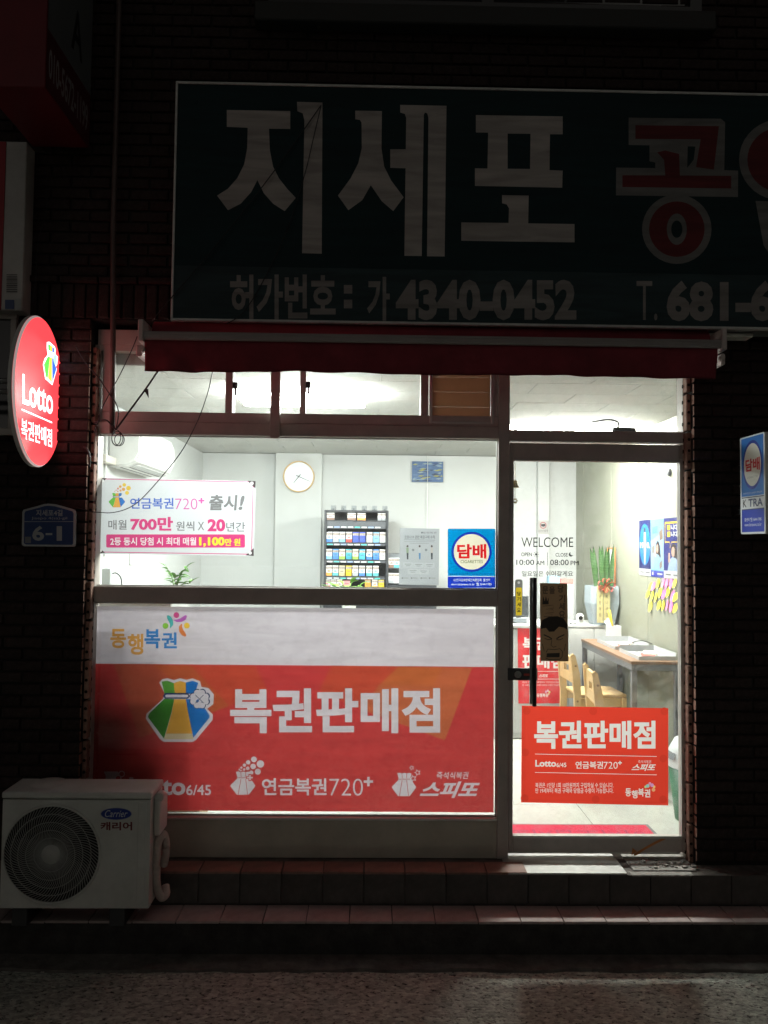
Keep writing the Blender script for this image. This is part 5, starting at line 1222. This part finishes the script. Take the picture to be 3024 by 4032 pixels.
# --- plants
m_leaf = mat('green_leaf', (.10, .26, .04), .45, 0, .4, noise=(12, .3)); m_leaf2 = mat('light_green_leaf', (.20, .40, .07), .45, 0, .4, noise=(12, .25)); m_stem = mat('green_stem', (.14, .22, .06), .6)
def leaf_mesh(L_, W2, m, bend=.35, fold=.25):
    q = MB()
    def f(u, v):
        wv = W2 * math.sin(PI * (u * .93 + .05)) ** .8 * (1 - .25 * u); s_ = (v - .5) * 2
        return (L_ * u, s_ * wv / 2, -bend * L_ * u * u + abs(s_) * wv * fold)
    q.grid(f, 8, 2); return q.mesh('leaf', m)
lm1, lm2 = leaf_mesh(.062, .026, m_leaf), leaf_mesh(.10, .07, m_leaf2, .5, .15)
def potplant(name, label, base, pot_r, pot_h, stems, lm, seed, m_pot):
    rg = random.Random(seed); t = thing(name, label, 'potted plant', base); bx, by, bz = base
    q = MB(); q.lathe([(pot_r * .75, bz), (pot_r, bz + pot_h), (pot_r * .92, bz + pot_h), (pot_r * .9, bz + pot_h - .012), (.001, bz + pot_h - .014)], (bx, by, 0), 22, cap=False); q.build('pot', m_pot, t)
    for dx, dy, h_ in stems:
        P = smooth([(bx + dx * .1, by + dy * .1, bz + pot_h - .015), (bx + dx * .45, by + dy * .45, bz + pot_h + h_ * .55), (bx + dx, by + dy, bz + pot_h + h_)], 5)
        q = MB(); q.tube(P, [.0035 - .002 * i / len(P) for i in range(len(P))], 6); q.build('stem', m_stem, t)
        for k in range(3, len(P), 2 if h_ > .08 else 3):
            for s_ in (1, -1):
                o = link('leaf', lm, t); o.location = P[k]
                an = math.atan2(dy, dx) + s_ * rg.uniform(.5, 1.5); o.rotation_euler = (rg.uniform(-.5, .5), -rg.uniform(.1, .8), an); sc = rg.uniform(.6, 1.05); o.scale = (sc, sc, sc)
        o = link('leaf', lm, t); o.location = P[-1]; o.rotation_euler = (0, -.9, math.atan2(dy, dx))
m_pot = mat('white_pot', (.75, .75, .73), .4)
potplant('potted_plant', 'bushy green potted plant rising behind the sill below the banner', (at(690, 2300, .6)[0] - .0, .6, TZ), .05, .055, [(-.05, .0, .105), (.06, .01, .11), (.0, -.02, .05), (.035, -.02, .07), (.09, 0, .02)], lm1, 2, m_pot)
# --- counter with a lottery poster on its front
CY0 = 2.2; ctx1 = at(2236, 2600, CY0)[0]; ctz = at(2130, 2461, CY0)[1]
cn = thing('counter', 'long white sales counter with a red poster on its front', 'counter', (.4, CY0 + .25, FZ))
q = MB(); q.box(-.75, ctx1 - .01, CY0 + .012, CY0 + .5, FZ + .006, ctz - .028, .003); q.build('counter_body', m_white_fur, cn)
q = MB(); q.box(-.78, ctx1, CY0 - .005, CY0 + .53, ctz - .027, ctz, .004); q.build('counter_top', m_white_fur, cn)
for f_ in (.0, .5):
    x_ = -.75 + (ctx1 + .74) * f_ + .006; q = MB(); q.box(x_, x_ + (ctx1 + .74) / 2 - .012, CY0 + .004, CY0 + .0115, FZ + .05, ctz - .04, .002); q.build('front_panel', m_white_fur, cn)
PW = lambda u, v: at(*D2(u, v), CY0); pr = Print(PW); RR = (.62, .03, .04); W2_ = (.80, .80, .80)
pr.poly([(183, 145), (560, 142), (563, 766), (190, 768)], RR)
def ct_(t_, a_, b_, c_, d_, bold=.0, shear=0.): pr.text(t_, a_, b_, c_, d_, W2_, bold, shear)
ct_('복권', 225, 225, 430, 335, .034); ct_('판매점', 222, 362, 556, 482, .034); pr.rect(215, 503, 560, 507, W2_); pr.rect(215, 566, 560, 570, W2_); ct_('Lotto', 222, 528, 300, 556, .05); ct_('스피또', 356, 528, 432, 556, .035, .3)
ct_('복권은 1인당 1회 10만원까지 구입하실 수 있습니다.', 222, 586, 552, 602); ct_('만 19세부터 복권 구매와 당첨금 수령이 가능합니다.', 222, 610, 552, 625); ct_('동행복권', 340, 686, 432, 716, .03)
for u_, v_, col in ((415, 672, (.7, .4, .6)), (430, 664, (.8, .5, .6)), (444, 674, (.8, .7, .3)), (436, 690, (.8, .5, .3))): pr.ell(u_, v_, 8, 10, col, 12)
tag(pr.build('counter_poster', m_paper, plane_y(CY0 + .002)), 'deep red lottery poster on the white counter front seen through the door', 'poster')
pz = thing('sales_terminal', 'dark grey sales terminal on the counter at the left edge of the door glass', 'terminal', (at(2050, 2400, CY0 + .2)[0], CY0 + .2, ctz))
a = rc(1975, 2344, 2082, 2458, CY0 + .18); q = MB(); q.box(a[0], a[1], CY0 + .18, CY0 + .21, ctz + .045, a[3], .006); q.build('screen_case', mat('terminal_grey', (.05, .055, .06), .4), pz)
q = MB(); q.box(a[0] + .02, a[1] - .02, CY0 + .15, CY0 + .36, ctz + .0005, ctz + .045, .006); q.build('terminal_base', mat('terminal_base', (.22, .24, .26), .5), pz)
q = MB(); q.box(a[0] + .012, a[1] - .012, CY0 + .1785, CY0 + .1798, ctz + .06, a[3] - .012); q.build('screen', mat('dark_screen', (.03, .035, .04), .12), pz)
xq, zq = at(1375, 2300, CY0 + .2)
potplant('trailing_plant', 'light green potted plant with broad leaves before the cigarette cabinet', (xq, CY0 + .2, ctz), .06, .13, [(-.10, .0, .14), (.02, -.02, .19), (.08, .0, .15), (-.03, .03, .15), (.12, -.01, .11), (-.14, -.01, .12)], lm2, 5, m_pot)
a = rc(1352, 2287, 1378, 2306, CY0 + .05); pr = Print(); pr.rect(a[0], a[2], a[1], a[3], (.72, .30, .33)); pr.rect(a[0] + .01, a[2] + .012, a[1] - .01, a[2] + .018, (.5, .12, .15)); o = pr.build('plant_tag', m_paper, plane_y(CY0 + .06)); tag(o, 'small pink tag stuck in the broad leaved plant before the cigarette cabinet', 'tag')
q = MB(); q.tube([((a[0] + a[1]) / 2, CY0 + .062, a[2] + .02), (xq, CY0 + .2, ctz + .12)], .0015, 5); q.build('tag_stick', m_stem, o)
# --- white cabinet by the right wall and what stands on it
WY = 2.56; wx0, wz = at(2238, 2600, WY)[0], at(2330, 2462, WY)[1]
wc = thing('white_cabinet', 'plain white cabinet in the corner by the right wall', 'cabinet', (1.95, WY + .2, FZ))
q = MB(); q.box(wx0, WX1 - .012, WY + .016, WY + .46, FZ + .006, wz - .022, .003); q.build('carcass', m_white_fur, wc)
q = MB(); q.box(wx0 - .006, WX1 - .008, WY - .004, WY + .47, wz - .021, wz, .003); q.build('cabinet_top', m_white_fur, wc)
for a_, b_ in ((wx0 + .004, (wx0 + WX1) / 2 - .008), ((wx0 + WX1) / 2 - .004, WX1 - .016)):
    q = MB(); q.box(a_, b_, WY, WY + .0155, FZ + .07, wz - .026, .002); q.build('cabinet_door', m_white_fur, wc)
# snake plant in a tapered white pot with a bow
sy = WY + .11; a = rc(2313, 2306, 2424, 2458, sy); scx = (a[0] + a[1]) / 2; sw = (a[1] - a[0]) / 2; sh_ = a[3] - wz
sp = thing('snake_plant', 'snake plant in a white pot with red bow and yellow message ribbons', 'potted plant', (scx, sy, wz))
sw = min(sw, (WX1 - .012) - scx)
q = MB()
def sq(w2, z_): return [(scx - w2, sy - w2 * .8, z_), (scx + w2, sy - w2 * .8, z_), (scx + w2, sy + w2 * .8, z_), (scx - w2, sy + w2 * .8, z_)]
L0, L1, L2 = sq(sw * .72, wz + .0005), sq(sw, wz + sh_ * .55), sq(sw * .97, wz + sh_)
for lo_, hi_ in ((L0, L1), (L1, L2)):
    for i in range(4): q.poly([lo_[i], lo_[(i + 1) % 4], hi_[(i + 1) % 4], hi_[i]])
q.poly(L0); q.poly(sq(sw * .97, wz + sh_ - .02)); bmesh.ops.remove_doubles(q.bm, verts=q.bm.verts[:], dist=1e-5); q.build('pot', mat('pot_white', (.34, .40, .44), .35), sp)
def m_snake():
    m = mat('snake_leaf', (.09, .20, .06), .4); n = m.node_tree; L = n.links.new; p = n.nodes['Principled BSDF']; tc = n.nodes.new('ShaderNodeTexCoord'); wv = n.nodes.new('ShaderNodeTexWave'); wv.bands_direction = 'Z'; wv.inputs['Scale'].default_value = 14; wv.inputs['Distortion'].default_value = 9; wv.inputs['Detail'].default_value = 3
    cr = n.nodes.new('ShaderNodeValToRGB'); cr.color_ramp.elements[0].color = (.035, .09, .03, 1); cr.color_ramp.elements[1].color = (.07, .14, .05, 1); L(tc.outputs['Object'], wv.inputs[0]); L(wv.outputs[0], cr.inputs[0]); L(cr.outputs[0], p.inputs['Base Color']); return m
ms = m_snake(); ztop = at(2370, 2146, sy)[1]
for k, (b_, t_, tz) in enumerate(((2342, 2318, 2156), (2352, 2338, 2150), (2366, 2356, 2148), (2374, 2376, 2147), (2382, 2384, 2152), (2388, 2400, 2150), (2398, 2410, 2142))):
    xb, xt, zt_ = at(b_, 2300, sy)[0], at(t_, 2200, sy)[0], at(2370, tz, sy)[1]; z0_ = wz + sh_ - .02; dy = (-.03, .03, -.02, .04, -.01, .02, -.04)[k]
    def f(u, v):
        wv = .024 * (1 - u ** 5) * (.75 + .5 * u * (1 - u)) ; s_ = (v - .5) * 2
        return (xb + (xt - xb) * u ** 1.4 + s_ * wv, sy + dy - .01 * abs(s_) * 1.2, z0_ + (zt_ - z0_) * u)
    q = MB(); q.grid(f, 10, 2); q.build('leaf', ms, sp)
m_bow = mat('red_bow', (.72, .10, .08), .45); zb_ = wz + sh_ + .01
q = MB()
for k in range(7):
    t_ = 2 * PI * k / 7; ax = Vector((math.cos(t_), 0, math.sin(t_) * .8))
    n_ = Vector((-ax.z, 0, ax.x))
    c0 = Vector((scx + .0, sy - sw * .8 - .02, zb_))
    q.grid(lambda u, v: tuple(c0 + ax * (.075 * math.sin(PI * u)) + n_ * (.022 * math.sin(2 * PI * u)) + Vector((0, -.02 * math.sin(PI * u) - .014 * (v - .5) * 2, 0)) + n_ * .004), 10, 2)
q.build('bow', m_bow, sp)
for k, (a_, b_) in enumerate(((2350, 2375), (2377, 2402))):
    pr = Print(lambda u, v: at(u, v, sy - sw * .8 - .03)); pr.rect(a_, 2305, b_, 2452, (.44, .39, .19))
    for j, c_ in enumerate(('대박나세요', '복권판매점')[1 - k]): pr.text(c_, a_ + 8, 2318 + j * 24, a_ + 17, 2332 + j * 24, (.12, .10, .05), .02)
    pr.build('message_ribbon', m_paper, plane_y(sy - sw * .8 - .03), sp)
# web camera
vx, vz = at(2285, 2450, WY + .05); wbz = wz + .0005
vc = thing('web_camera', 'small white camera with a black lens on the white cabinet', 'camera', (vx, WY + .05, wz))
q = MB(); q.lathe([(.034, wbz), (.034, wbz + .008), (.026, wbz + .014), (.03, wbz + .03), (.034, wbz + .055), (.03, wbz + .08), (.016, wbz + .094), (.001, wbz + .097)], (vx, WY + .06, 0), 20, cap=False); q.build('camera_body', m_white_pl, vc)
q = MB(); q.cyl((vx - .004, WY + .02, wbz + .06), .018, .012, 'y', 18); q.build('lens', m_black, vc)
q = MB(); q.tube(smooth([(vx - .03, WY + .06, wbz + .006), (vx - .07, WY + .05, wbz + .012), (vx - .085, WY + .07, wbz + .004)]), .004, 6); q.build('camera_lead', m_black, vc)
# white display stand with small boxes behind the door lettering
a = rc(2162, 2298, 2262, 2500, 3.3); q = MB(); q.box(a[0], a[1], 3.3, 3.6, FZ + .006, a[3], .004); tag(q.build('display_stand', m_white_fur), 'narrow white display stand before the back wall, behind the door lettering', 'stand')
b_ = a[0] + (a[1] - a[0]) * .46
q = MB(); q.box(a[0] + .005, b_, 3.33, 3.43, a[3] + .0005, a[3] + .07, .003); tag(q.build('tissue_box', mat('pale_blue_card', (.35, .55, .70), .5)), 'pale blue box on the white display stand', 'box')
q = MB(); q.box(b_ + .006, a[1] - .004, 3.33, 3.43, a[3] + .0005, a[3] + .045, .003); tag(q.build('paper_box', mat('pink_card', (.70, .25, .22), .5)), 'coral pink box on the white display stand', 'box')
# --- table along the right wall
Tz = 1.22; tx0, tx1, ty0, ty1 = 1.79, 2.135, 1.25, 2.50
tb = thing('table', 'long wood topped table with grey steel legs along the right wall', 'table', (1.95, 1.9, FZ))
q = MB(); q.box(tx0, tx1, ty0, ty1, Tz - .022, Tz, .003); q.build('table_top', m_wood_tab, tb)
q = MB(); q.box(tx0 + .004, tx0 + .03, ty0 + .004, ty1 - .004, Tz - .066, Tz - .0225, .002); q.box(tx1 - .03, tx1 - .004, ty0 + .004, ty1 - .004, Tz - .066, Tz - .0225, .002); q.box(tx0 + .03, tx1 - .03, ty0 + .004, ty0 + .03, Tz - .066, Tz - .0225, .002); q.box(tx0 + .03, tx1 - .03, ty1 - .03, ty1 - .004, Tz - .066, Tz - .0225, .002); q.build('table_frame', m_grey_steel, tb)
for x_ in (tx0 + .006, tx1 - .042):
    for y_ in (ty0 + .006, ty1 - .042): q = MB(); q.box(x_, x_ + .036, y_, y_ + .036, FZ + .0005, Tz - .0665, .002); q.build('leg', m_grey_steel, tb)
m_tray = mat('grey_tray', (.50, .51, .52), .45)
for y0_, y1_, lab in ((1.30, 1.72, 'grey paper tray at the near end of the table'), (1.82, 2.28, 'grey paper tray at the far end of the table')):
    t = thing('paper_tray', lab, 'tray', (2.0, (y0_ + y1_) / 2, Tz), 'paper trays on the table')
    xa, xb = 1.86, 2.12; q = MB(); zt = Tz + .0006
    q.box(xa, xb, y0_, y1_, zt, zt + .003); q.box(xa, xb, y0_, y0_ + .003, zt + .003, zt + .028); q.box(xa, xb, y1_ - .003, y1_, zt + .003, zt + .05); q.box(xb - .003, xb, y0_ + .003, y1_ - .003, zt + .003, zt + .05); q.box(xa, xa + .003, y0_ + .003, y1_ - .003, zt + .003, zt + .028); q.build('tray_shell', m_tray, t)
    for k, (cn_, cc) in enumerate((('white', (.78, .78, .76)), ('red', (.62, .12, .10)), ('cream', (.74, .66, .55)))):
        x_, y_ = xa + .03 + k * .05, y0_ + .03 + k * .09; q = MB(); rt_ = Matrix.Rotation(random.uniform(-.5, .5), 3, 'Z')
        for j in range(3): q.box(x_ + j * .012, x_ + .085 + j * .012, y_ + j * .02, y_ + .13 + j * .02, zt + .004 + k * .004 + j * .0013, zt + .005 + k * .004 + j * .0013, rot=rt_)
        tag(q.build('paper_pad', mat('slip ' + cn_, cc, .6)), cn_ + ' paper slips lying in the ' + lab, 'paper', 'slips in the paper trays')
# pen box
ph = (2.04, 2.42); px_, py_ = ph
t = thing('pen_holder', 'clear white pen holder at the far end of the table', 'pen holder', (px_, py_, Tz)); q = MB(); z_ = Tz + .0006
for b_ in ((px_ - .05, px_ + .05, py_ - .05, py_ - .046), (px_ - .05, px_ + .05, py_ + .046, py_ + .05), (px_ - .05, px_ - .046, py_ - .046, py_ + .046), (px_ + .046, px_ + .05, py_ - .046, py_ + .046)): q.box(*b_, z_, z_ + .12)
q.box(px_ - .046, px_ + .046, py_ - .046, py_ + .046, z_, z_ + .003); q.build('holder_box', mat('frosted_plastic', (.74, .76, .74), .3), t)
for k, (dx, dz, r_, nm, lab, m) in enumerate(((-.075, .16, .012, 'paper_roll', 'white paper roll leaning in the pen holder', mat('slip_white', (.78, .78, .76), .6)), (-.05, .18, .009, 'paper_roll', 'thin pinkish paper roll leaning in the pen holder', mat('pink_paper', (.7, .5, .45), .6)), (-.035, .25, .011, 'marker_pen', 'yellow marker pen standing in the pen holder', mat('yellow_pen', (.80, .50, .03), .4)), (.0, .13, .006, 'pen', 'dark pen standing upright in the pen holder', m_black))):
    q = MB(); q.tube([(px_ + .012, py_ - .02 + k * .015, z_ + .004 + r_), (px_ + dx, py_ - .02 + k * .015, z_ + dz)], r_, 10); tag(q.build(nm, m), lab, 'pen' if 'pen' in nm else 'paper roll')
q = MB(); q.tube(smooth([(2.12, 1.75, Tz + .055), (2.05, 1.78, Tz + .075), (1.97, 1.77, Tz + .06), (1.93, 1.75, Tz + .03)]), .003, 6); tag(q.build('table_lead', m_cable), 'thin dark lead curling over the paper trays on the table', 'cable')
# --- two wooden chairs (built once, copied)
def make_chair():
    t = thing('wooden_chair', 'pale wooden chair nearest the door, tucked under the table', 'chair', (0, 0, 0), 'wooden chairs at the table')
    q = MB(); q.box(-.17, .19, -.17, .17, .425, .447, .006, 2); q.build('seat', m_wood_lt, t, False)
    for s_ in (-1, 1):
        prof = [(-.215, 0), (-.165, 0), (-.160, .42), (-.172, .60), (-.205, .735), (-.222, .75), (-.240, .735), (-.228, .60), (-.212, .42)]
        q = MB(); q.prism(prof, s_ * .185, s_ * .16, 'y'); q.build('back_post', m_wood_lt, t, False)
        q = MB(); q.box(.15, .185, s_ * .185 if s_ < 0 else .155, -.155 if s_ < 0 else .185, 0, .424, .003); q.build('front_leg', m_wood_lt, t, False)
        q = MB(); q.box(-.158, .149, s_ * .172 if s_ < 0 else .158, -.158 if s_ < 0 else .172, .355, .42, .003); q.build('side_apron', m_wood_lt, t, False)
        for z_ in (.40, .66):
            q = MB(); q.cyl((-.19 if z_ < .5 else -.205, s_ * .186, z_), .008, s_ * .002, 'y', 10); q.build('screw_cap', mat('screw_cap', (.30, .18, .08), .5), t, False)
    # backrest board with a hand slot
    q = MB()
    def bb(y0, y1, z0, z1):
        q.box(-.218, -.196, y0, y1, z0, z1, rot=None)
    bb(-.159, .159, .53, .60); bb(-.159, .159, .65, .715); bb(-.159, -.06, .6005, .6495); bb(.06, .159, .6005, .6495)
    q.build('backrest', m_wood_lt, t, False)
    q = MB(); q.box(.155, .173, -.154, .154, .36, .42, .003); q.build('front_apron', m_wood_lt, t, False)
    return t
ch = make_chair(); c2_ = dup(ch)
ch.location = (1.69, 1.10, FZ + .0005); ch.rotation_euler = (0, 0, R(-6))
c2_.location = (1.73, 1.92, FZ + .0005); c2_.rotation_euler = (0, 0, R(3)); c2_['label'] = 'pale wooden chair farther from the door, beside the red counter poster'
# --- bin by the door
bxn, byn = 1.86, .42; bz_ = FZ + .0005
bn = thing('waste_bin', 'green waste bin with white swing lid inside the door at the right', 'bin', (bxn, byn, FZ))
q = MB(); q.lathe([(.10, bz_), (.135, bz_ + .30), (.13, bz_ + .30), (.001, bz_ + .29)], (bxn, byn, 0), 28, cap=False); q.build('bin_body', mat('bin_green', (.04, .13, .07), .4), bn)
q = MB(); q.lathe([(.138, bz_ + .30), (.14, bz_ + .33), (.132, bz_ + .39), (.10, bz_ + .45), (.05, bz_ + .475), (.001, bz_ + .48)], (bxn, byn, 0), 28, cap=False); ld = q.build('bin_lid', mat('lid_white', (.66, .70, .70), .35), bn)
q = MB(); q.grid(lambda u, v: (bxn - .01 + .142 * math.cos(PI + .9 * (u - .5)) * (1 - .28 * v), byn + .142 * math.sin(PI + .9 * (u - .5)) * (1 - .28 * v), bz_ + .35 + .07 * v), 8, 4); q.build('swing_flap', mat('flap_grey', (.14, .15, .16), .4), ld)
# --- red entrance mat, lettering facing the room
q = MB(); mx0, mx1, my0, my1 = .62, 1.565, .075, .325
mt = thing('door_mat', 'bright red entrance mat with grey edge just inside the door', 'mat', ((mx0 + mx1) / 2, .2, FZ))
mz = FZ + .0006
q = MB(); q.box(mx0, mx1, my0, my1, mz, mz + .006, .002); q.build('mat_edge', mat('mat_edge', (.14, .13, .13), .8), mt)
pr = Print(); pr.rect(mx0 + .012, my0 + .005, mx1 - .02, my1 - .015, (.45, .016, .05)); 
loops, gx_0, gx_1, gy_0, gy_1 = glyphs('어서오십시오', .01)
pr.L.append(([[[(1.50 - (p[0] - gx_0) / (gx_1 - gx_0) * .74, .235 - (p[1] - gy_0) / (gy_1 - gy_0) * .11) for p in l] for l in c_] for c_ in loops], (.30, .02, .06)))
pr.build('mat_face', print_mat('mat_pile', 0, 1, .95), lambda u, v: (u, v, mz + .0068), mt)
# --- posters and notes on the green wall
def wall_u(px): return plane_hit(px, 2150, WX1)[0]
pz1 = (plane_hit(2518, 2054, WX1)[1] + plane_hit(2660, 2032, WX1)[1]) / 2; pz0 = (plane_hit(2520, 2272, WX1)[1] + plane_hit(2660, 2272, WX1)[1]) / 2
SKIN = (.62, .42, .34)
for k, (p0, p1, lab) in enumerate(((2518, 2563.5, 'navy poster with a standing figure in a blue oval on the green wall'), (2564, 2614.5, 'sky blue poster of a person in a pale blouse, middle of the wall posters'), (2615, 2685, 'navy poster with a yellow speech frame over a smiling person'))):
    ya, yb = wall_u(p0), wall_u(p1); pw = ya - yb; phh = pz1 - pz0
    pr = Print(lambda u, v: (u * pw, v * phh)); e2 = lambda *a: pr.ell(*a)
    if k == 0:
        pr.rect(0, 0, 1, 1, (.012, .02, .16)); pr.rect(0, 0, 1, .125, (.72, .72, .74)); pr.ell(.5, .56, .47, .37, (.02, .24, .62), 30); pr.text('19.10.', .08, .60, .95, .49, (.75, .78, .82), .05)
        pr.poly([(.42, .78), (.58, .78), (.62, .56), (.56, .22), (.44, .22), (.40, .56)], (.60, .45, .48)); pr.ell(.5, .82, .07, .045, (.05, .03, .03), 14); pr.rect(.45, .2, .55, .45, (.5, .5, .55)); pr.rect(.1, .05, .42, .075, (.2, .2, .22)); pr.rect(.55, .05, .92, .075, (.2, .2, .22))
    elif k == 1:
        pr.rect(0, 0, 1, 1, (.22, .46, .74)); pr.poly([(0, .62), (1, .80), (1, .125), (0, .125)], (.36, .56, .76)); pr.rect(0, 0, 1, .11, (.05, .06, .45)); pr.poly([(.12, .86), (.55, .88), (.55, .76), (.12, .74)], (.12, .28, .55))
        pr.poly([(.66, .78), (.92, .84), (.95, .66), (.70, .62)], (.28, .20, .15)); pr.poly([(.10, .52), (.30, .55), (.30, .42), (.10, .40)], (.3, .24, .2)); pr.ell(.55, .50, .15, .12, (.05, .03, .03), 18); pr.poly([(.42, .5), (.72, .55), (.78, .34), (.42, .30)], (.05, .03, .03)); pr.ell(.52, .49, .085, .075, SKIN, 16)
        pr.poly([(.20, .125), (.30, .38), (.45, .40), (.62, .38), (.80, .30), (.88, .125)], (.30, .50, .72)); pr.poly([(.32, .36), (.36, .50), (.42, .50), (.42, .34)], SKIN); pr.poly([(.68, .24), (.88, .30), (.88, .18), (.70, .14)], (.3, .24, .2)); pr.rect(.1, .03, .2, .085, (.7, .72, .8)); pr.rect(.5, .045, .9, .07, (.6, .62, .7))
    else:
        pr.rect(0, 0, 1, 1, (.025, .03, .22)); pr.rect(0, 0, 1, .125, (.72, .72, .74))
        pr.line([(.08, .92), (.92, .92), (.92, .60), (.45, .60), (.36, .50), (.34, .60), (.08, .60), (.08, .92)], [.035, .035, .02, .02, .02, .02, .035, .035], (.74, .52, .05))
        for yy in (.84, .73):
            pr.rect(.20, yy - .045, .38, yy + .045, (.74, .52, .05)); pr.text('니다', .42, yy + .045, .80, yy - .045, (.75, .75, .76), .04)
        pr.ell(.58, .46, .17, .12, (.05, .03, .03), 18); pr.ell(.54, .44, .10, .085, SKIN, 16); pr.poly([(.62, .5), (.78, .45), (.74, .28), (.62, .3)], (.05, .03, .03)); pr.poly([(.22, .125), (.32, .30), (.50, .36), (.72, .33), (.88, .24), (.92, .125)], (.40, .52, .72)); pr.poly([(.26, .26), (.28, .42), (.36, .42), (.38, .27)], SKIN); pr.rect(.1, .05, .4, .075, (.2, .2, .22)); pr.rect(.55, .05, .9, .075, (.2, .2, .22))
    for i_, (cps_, col_) in enumerate(pr.L): pr.L[i_] = (cps_, tuple(c_ * .5 for c_ in col_))
    tag(pr.build('wall_poster', m_paper, lambda u, v: (WX1 - .003, ya - u, pz0 + v)), lab, 'poster', 'posters on the green wall')
notes = [[(260, 1565, 0), (283, 1566, 1), (322, 1538, 0), (368, 1535, 1), (398, 1540, 1), (435, 1542, 1), (470, 1540, 0)], [(235, 1635, 0), (270, 1650, 0), (303, 1660, 0), (340, 1620, 0), (375, 1633, 1), (412, 1615, 0), (452, 1645, 1), (478, 1660, 0)], [(258, 1740, 0), (333, 1730, 0), (368, 1730, 0), (402, 1728, 1), (437, 1740, 1), (478, 1755, 0)]]
def note_mesh(m):
    q = MB()
    def f(u, v):
        wv = .052 * math.sin(PI * (u * .9 + .06)) ** .7; s_ = (v - .5) * 2
        return (-.003 - .016 * u * u, s_ * wv / 2 + .006 * math.sin(3 * u), .036 - .078 * u)
    q.grid(f, 8, 3); return q.mesh('leaf_note', m)
nm_ = [note_mesh(mat('yellow_note', (.76, .72, .06), .7)), note_mesh(mat('pink_note', (.80, .18, .42), .7))]
for ri, row in enumerate(notes):
    for ci, (u_, v_, c_) in enumerate(row):
        y_, z_ = plane_hit(2450 + u_ * .452, 1600 + v_ * .452, WX1); o = link('leaf_note', nm_[c_]); o.location = (WX1 - .001, y_, z_); o.rotation_euler = (random.uniform(-.35, .35) + (.35 if c_ == 0 else .2), random.uniform(-.06, .02), random.uniform(-.15, .15)); s_ = random.uniform(.9, 1.1); o.scale = (1, s_, s_)
        tag(o, f'{"pink" if c_ else "yellow"} leaf shaped note, {ORD[ci]} from the left in the {("top", "middle", "bottom")[ri]} row on the green wall', 'sticky note', 'leaf shaped notes on the green wall')
# framed paper by the snake plant, round sensor, hook shelf
ya, za = plane_hit(2396, 2156, WX1); yb, zb2 = plane_hit(2426, 2298, WX1)
t = thing('framed_sheet', 'white sheet in a thin orange frame on the wall behind the snake plant', 'picture frame', (WX1, (ya + yb) / 2, zb2)); q = MB()
q.box(WX1 - .014, WX1 - .002, yb, ya, za - .015, za, .002); q.box(WX1 - .014, WX1 - .002, yb, ya, zb2, zb2 + .015, .002); q.box(WX1 - .014, WX1 - .002, yb, yb + .015, zb2 + .015, za - .015, .002); q.box(WX1 - .014, WX1 - .002, ya - .015, ya, zb2 + .015, za - .015, .002); q.build('frame', mat('orange_frame', (.58, .22, .08), .5), t)
q = MB(); q.box(WX1 - .008, WX1 - .003, yb + .015, ya - .015, zb2 + .015, za - .015); q.build('sheet', mat('slip_white', (.78, .78, .76), .6), t)
y_, z_ = plane_hit(2638, 1860, WX1); q = MB(); q.lathe([(.001, WX1 - .02), (.026, WX1 - .018), (.03, WX1 - .001)], (0, y_, z_), 20, 'x', cap=False); tag(q.build('round_sensor', m_grey_steel), 'small round grey sensor high on the green wall', 'sensor')
# hanging bell inside the door edge, door closer
bx_, bz0 = at(2028, 1905, .05); q = MB(); q.tube([(bx_, .05, at(2028, 1822, .05)[1]), (bx_, .05, at(2028, 1985, .05)[1])], .0015, 5); q.lathe([(.004, bz0 + .02), (.012, bz0 + .015), (.016, bz0 - .005), (.022, bz0 - .02), (.02, bz0 - .02), (.001, bz0 + .01)], (bx_, .05, 0), 16, cap=False)
zc = at(2028, 1972, .05)[1]
for k in range(6): t_ = k * PI / 3; q.box(bx_ + .01 * math.cos(t_) - .004, bx_ + .01 * math.cos(t_) + .004, .047, .053, zc + .01 * math.sin(t_) - .004, zc + .01 * math.sin(t_) + .004)
tag(q.build('door_bell', mat('dull_brass', (.30, .22, .09), .4, .7)), 'small brass bell on a string at the upper left of the door glass', 'bell')
a = rc(2412, 1684, 2502, 1700, .08); q = MB(); q.box(a[0], a[1], .065, .10, a[2] - .01, a[3], .006); q.tube(smooth([(a[0] + .03, .085, a[3] - .004), (a[0] + .03, .085, a[3] + .03), (a[0] - .02, .10, a[3] + .045), (a[0] - .10, .12, a[3] + .035)]), .005, 6); q.build('door_closer', m_metal_dark, bld)
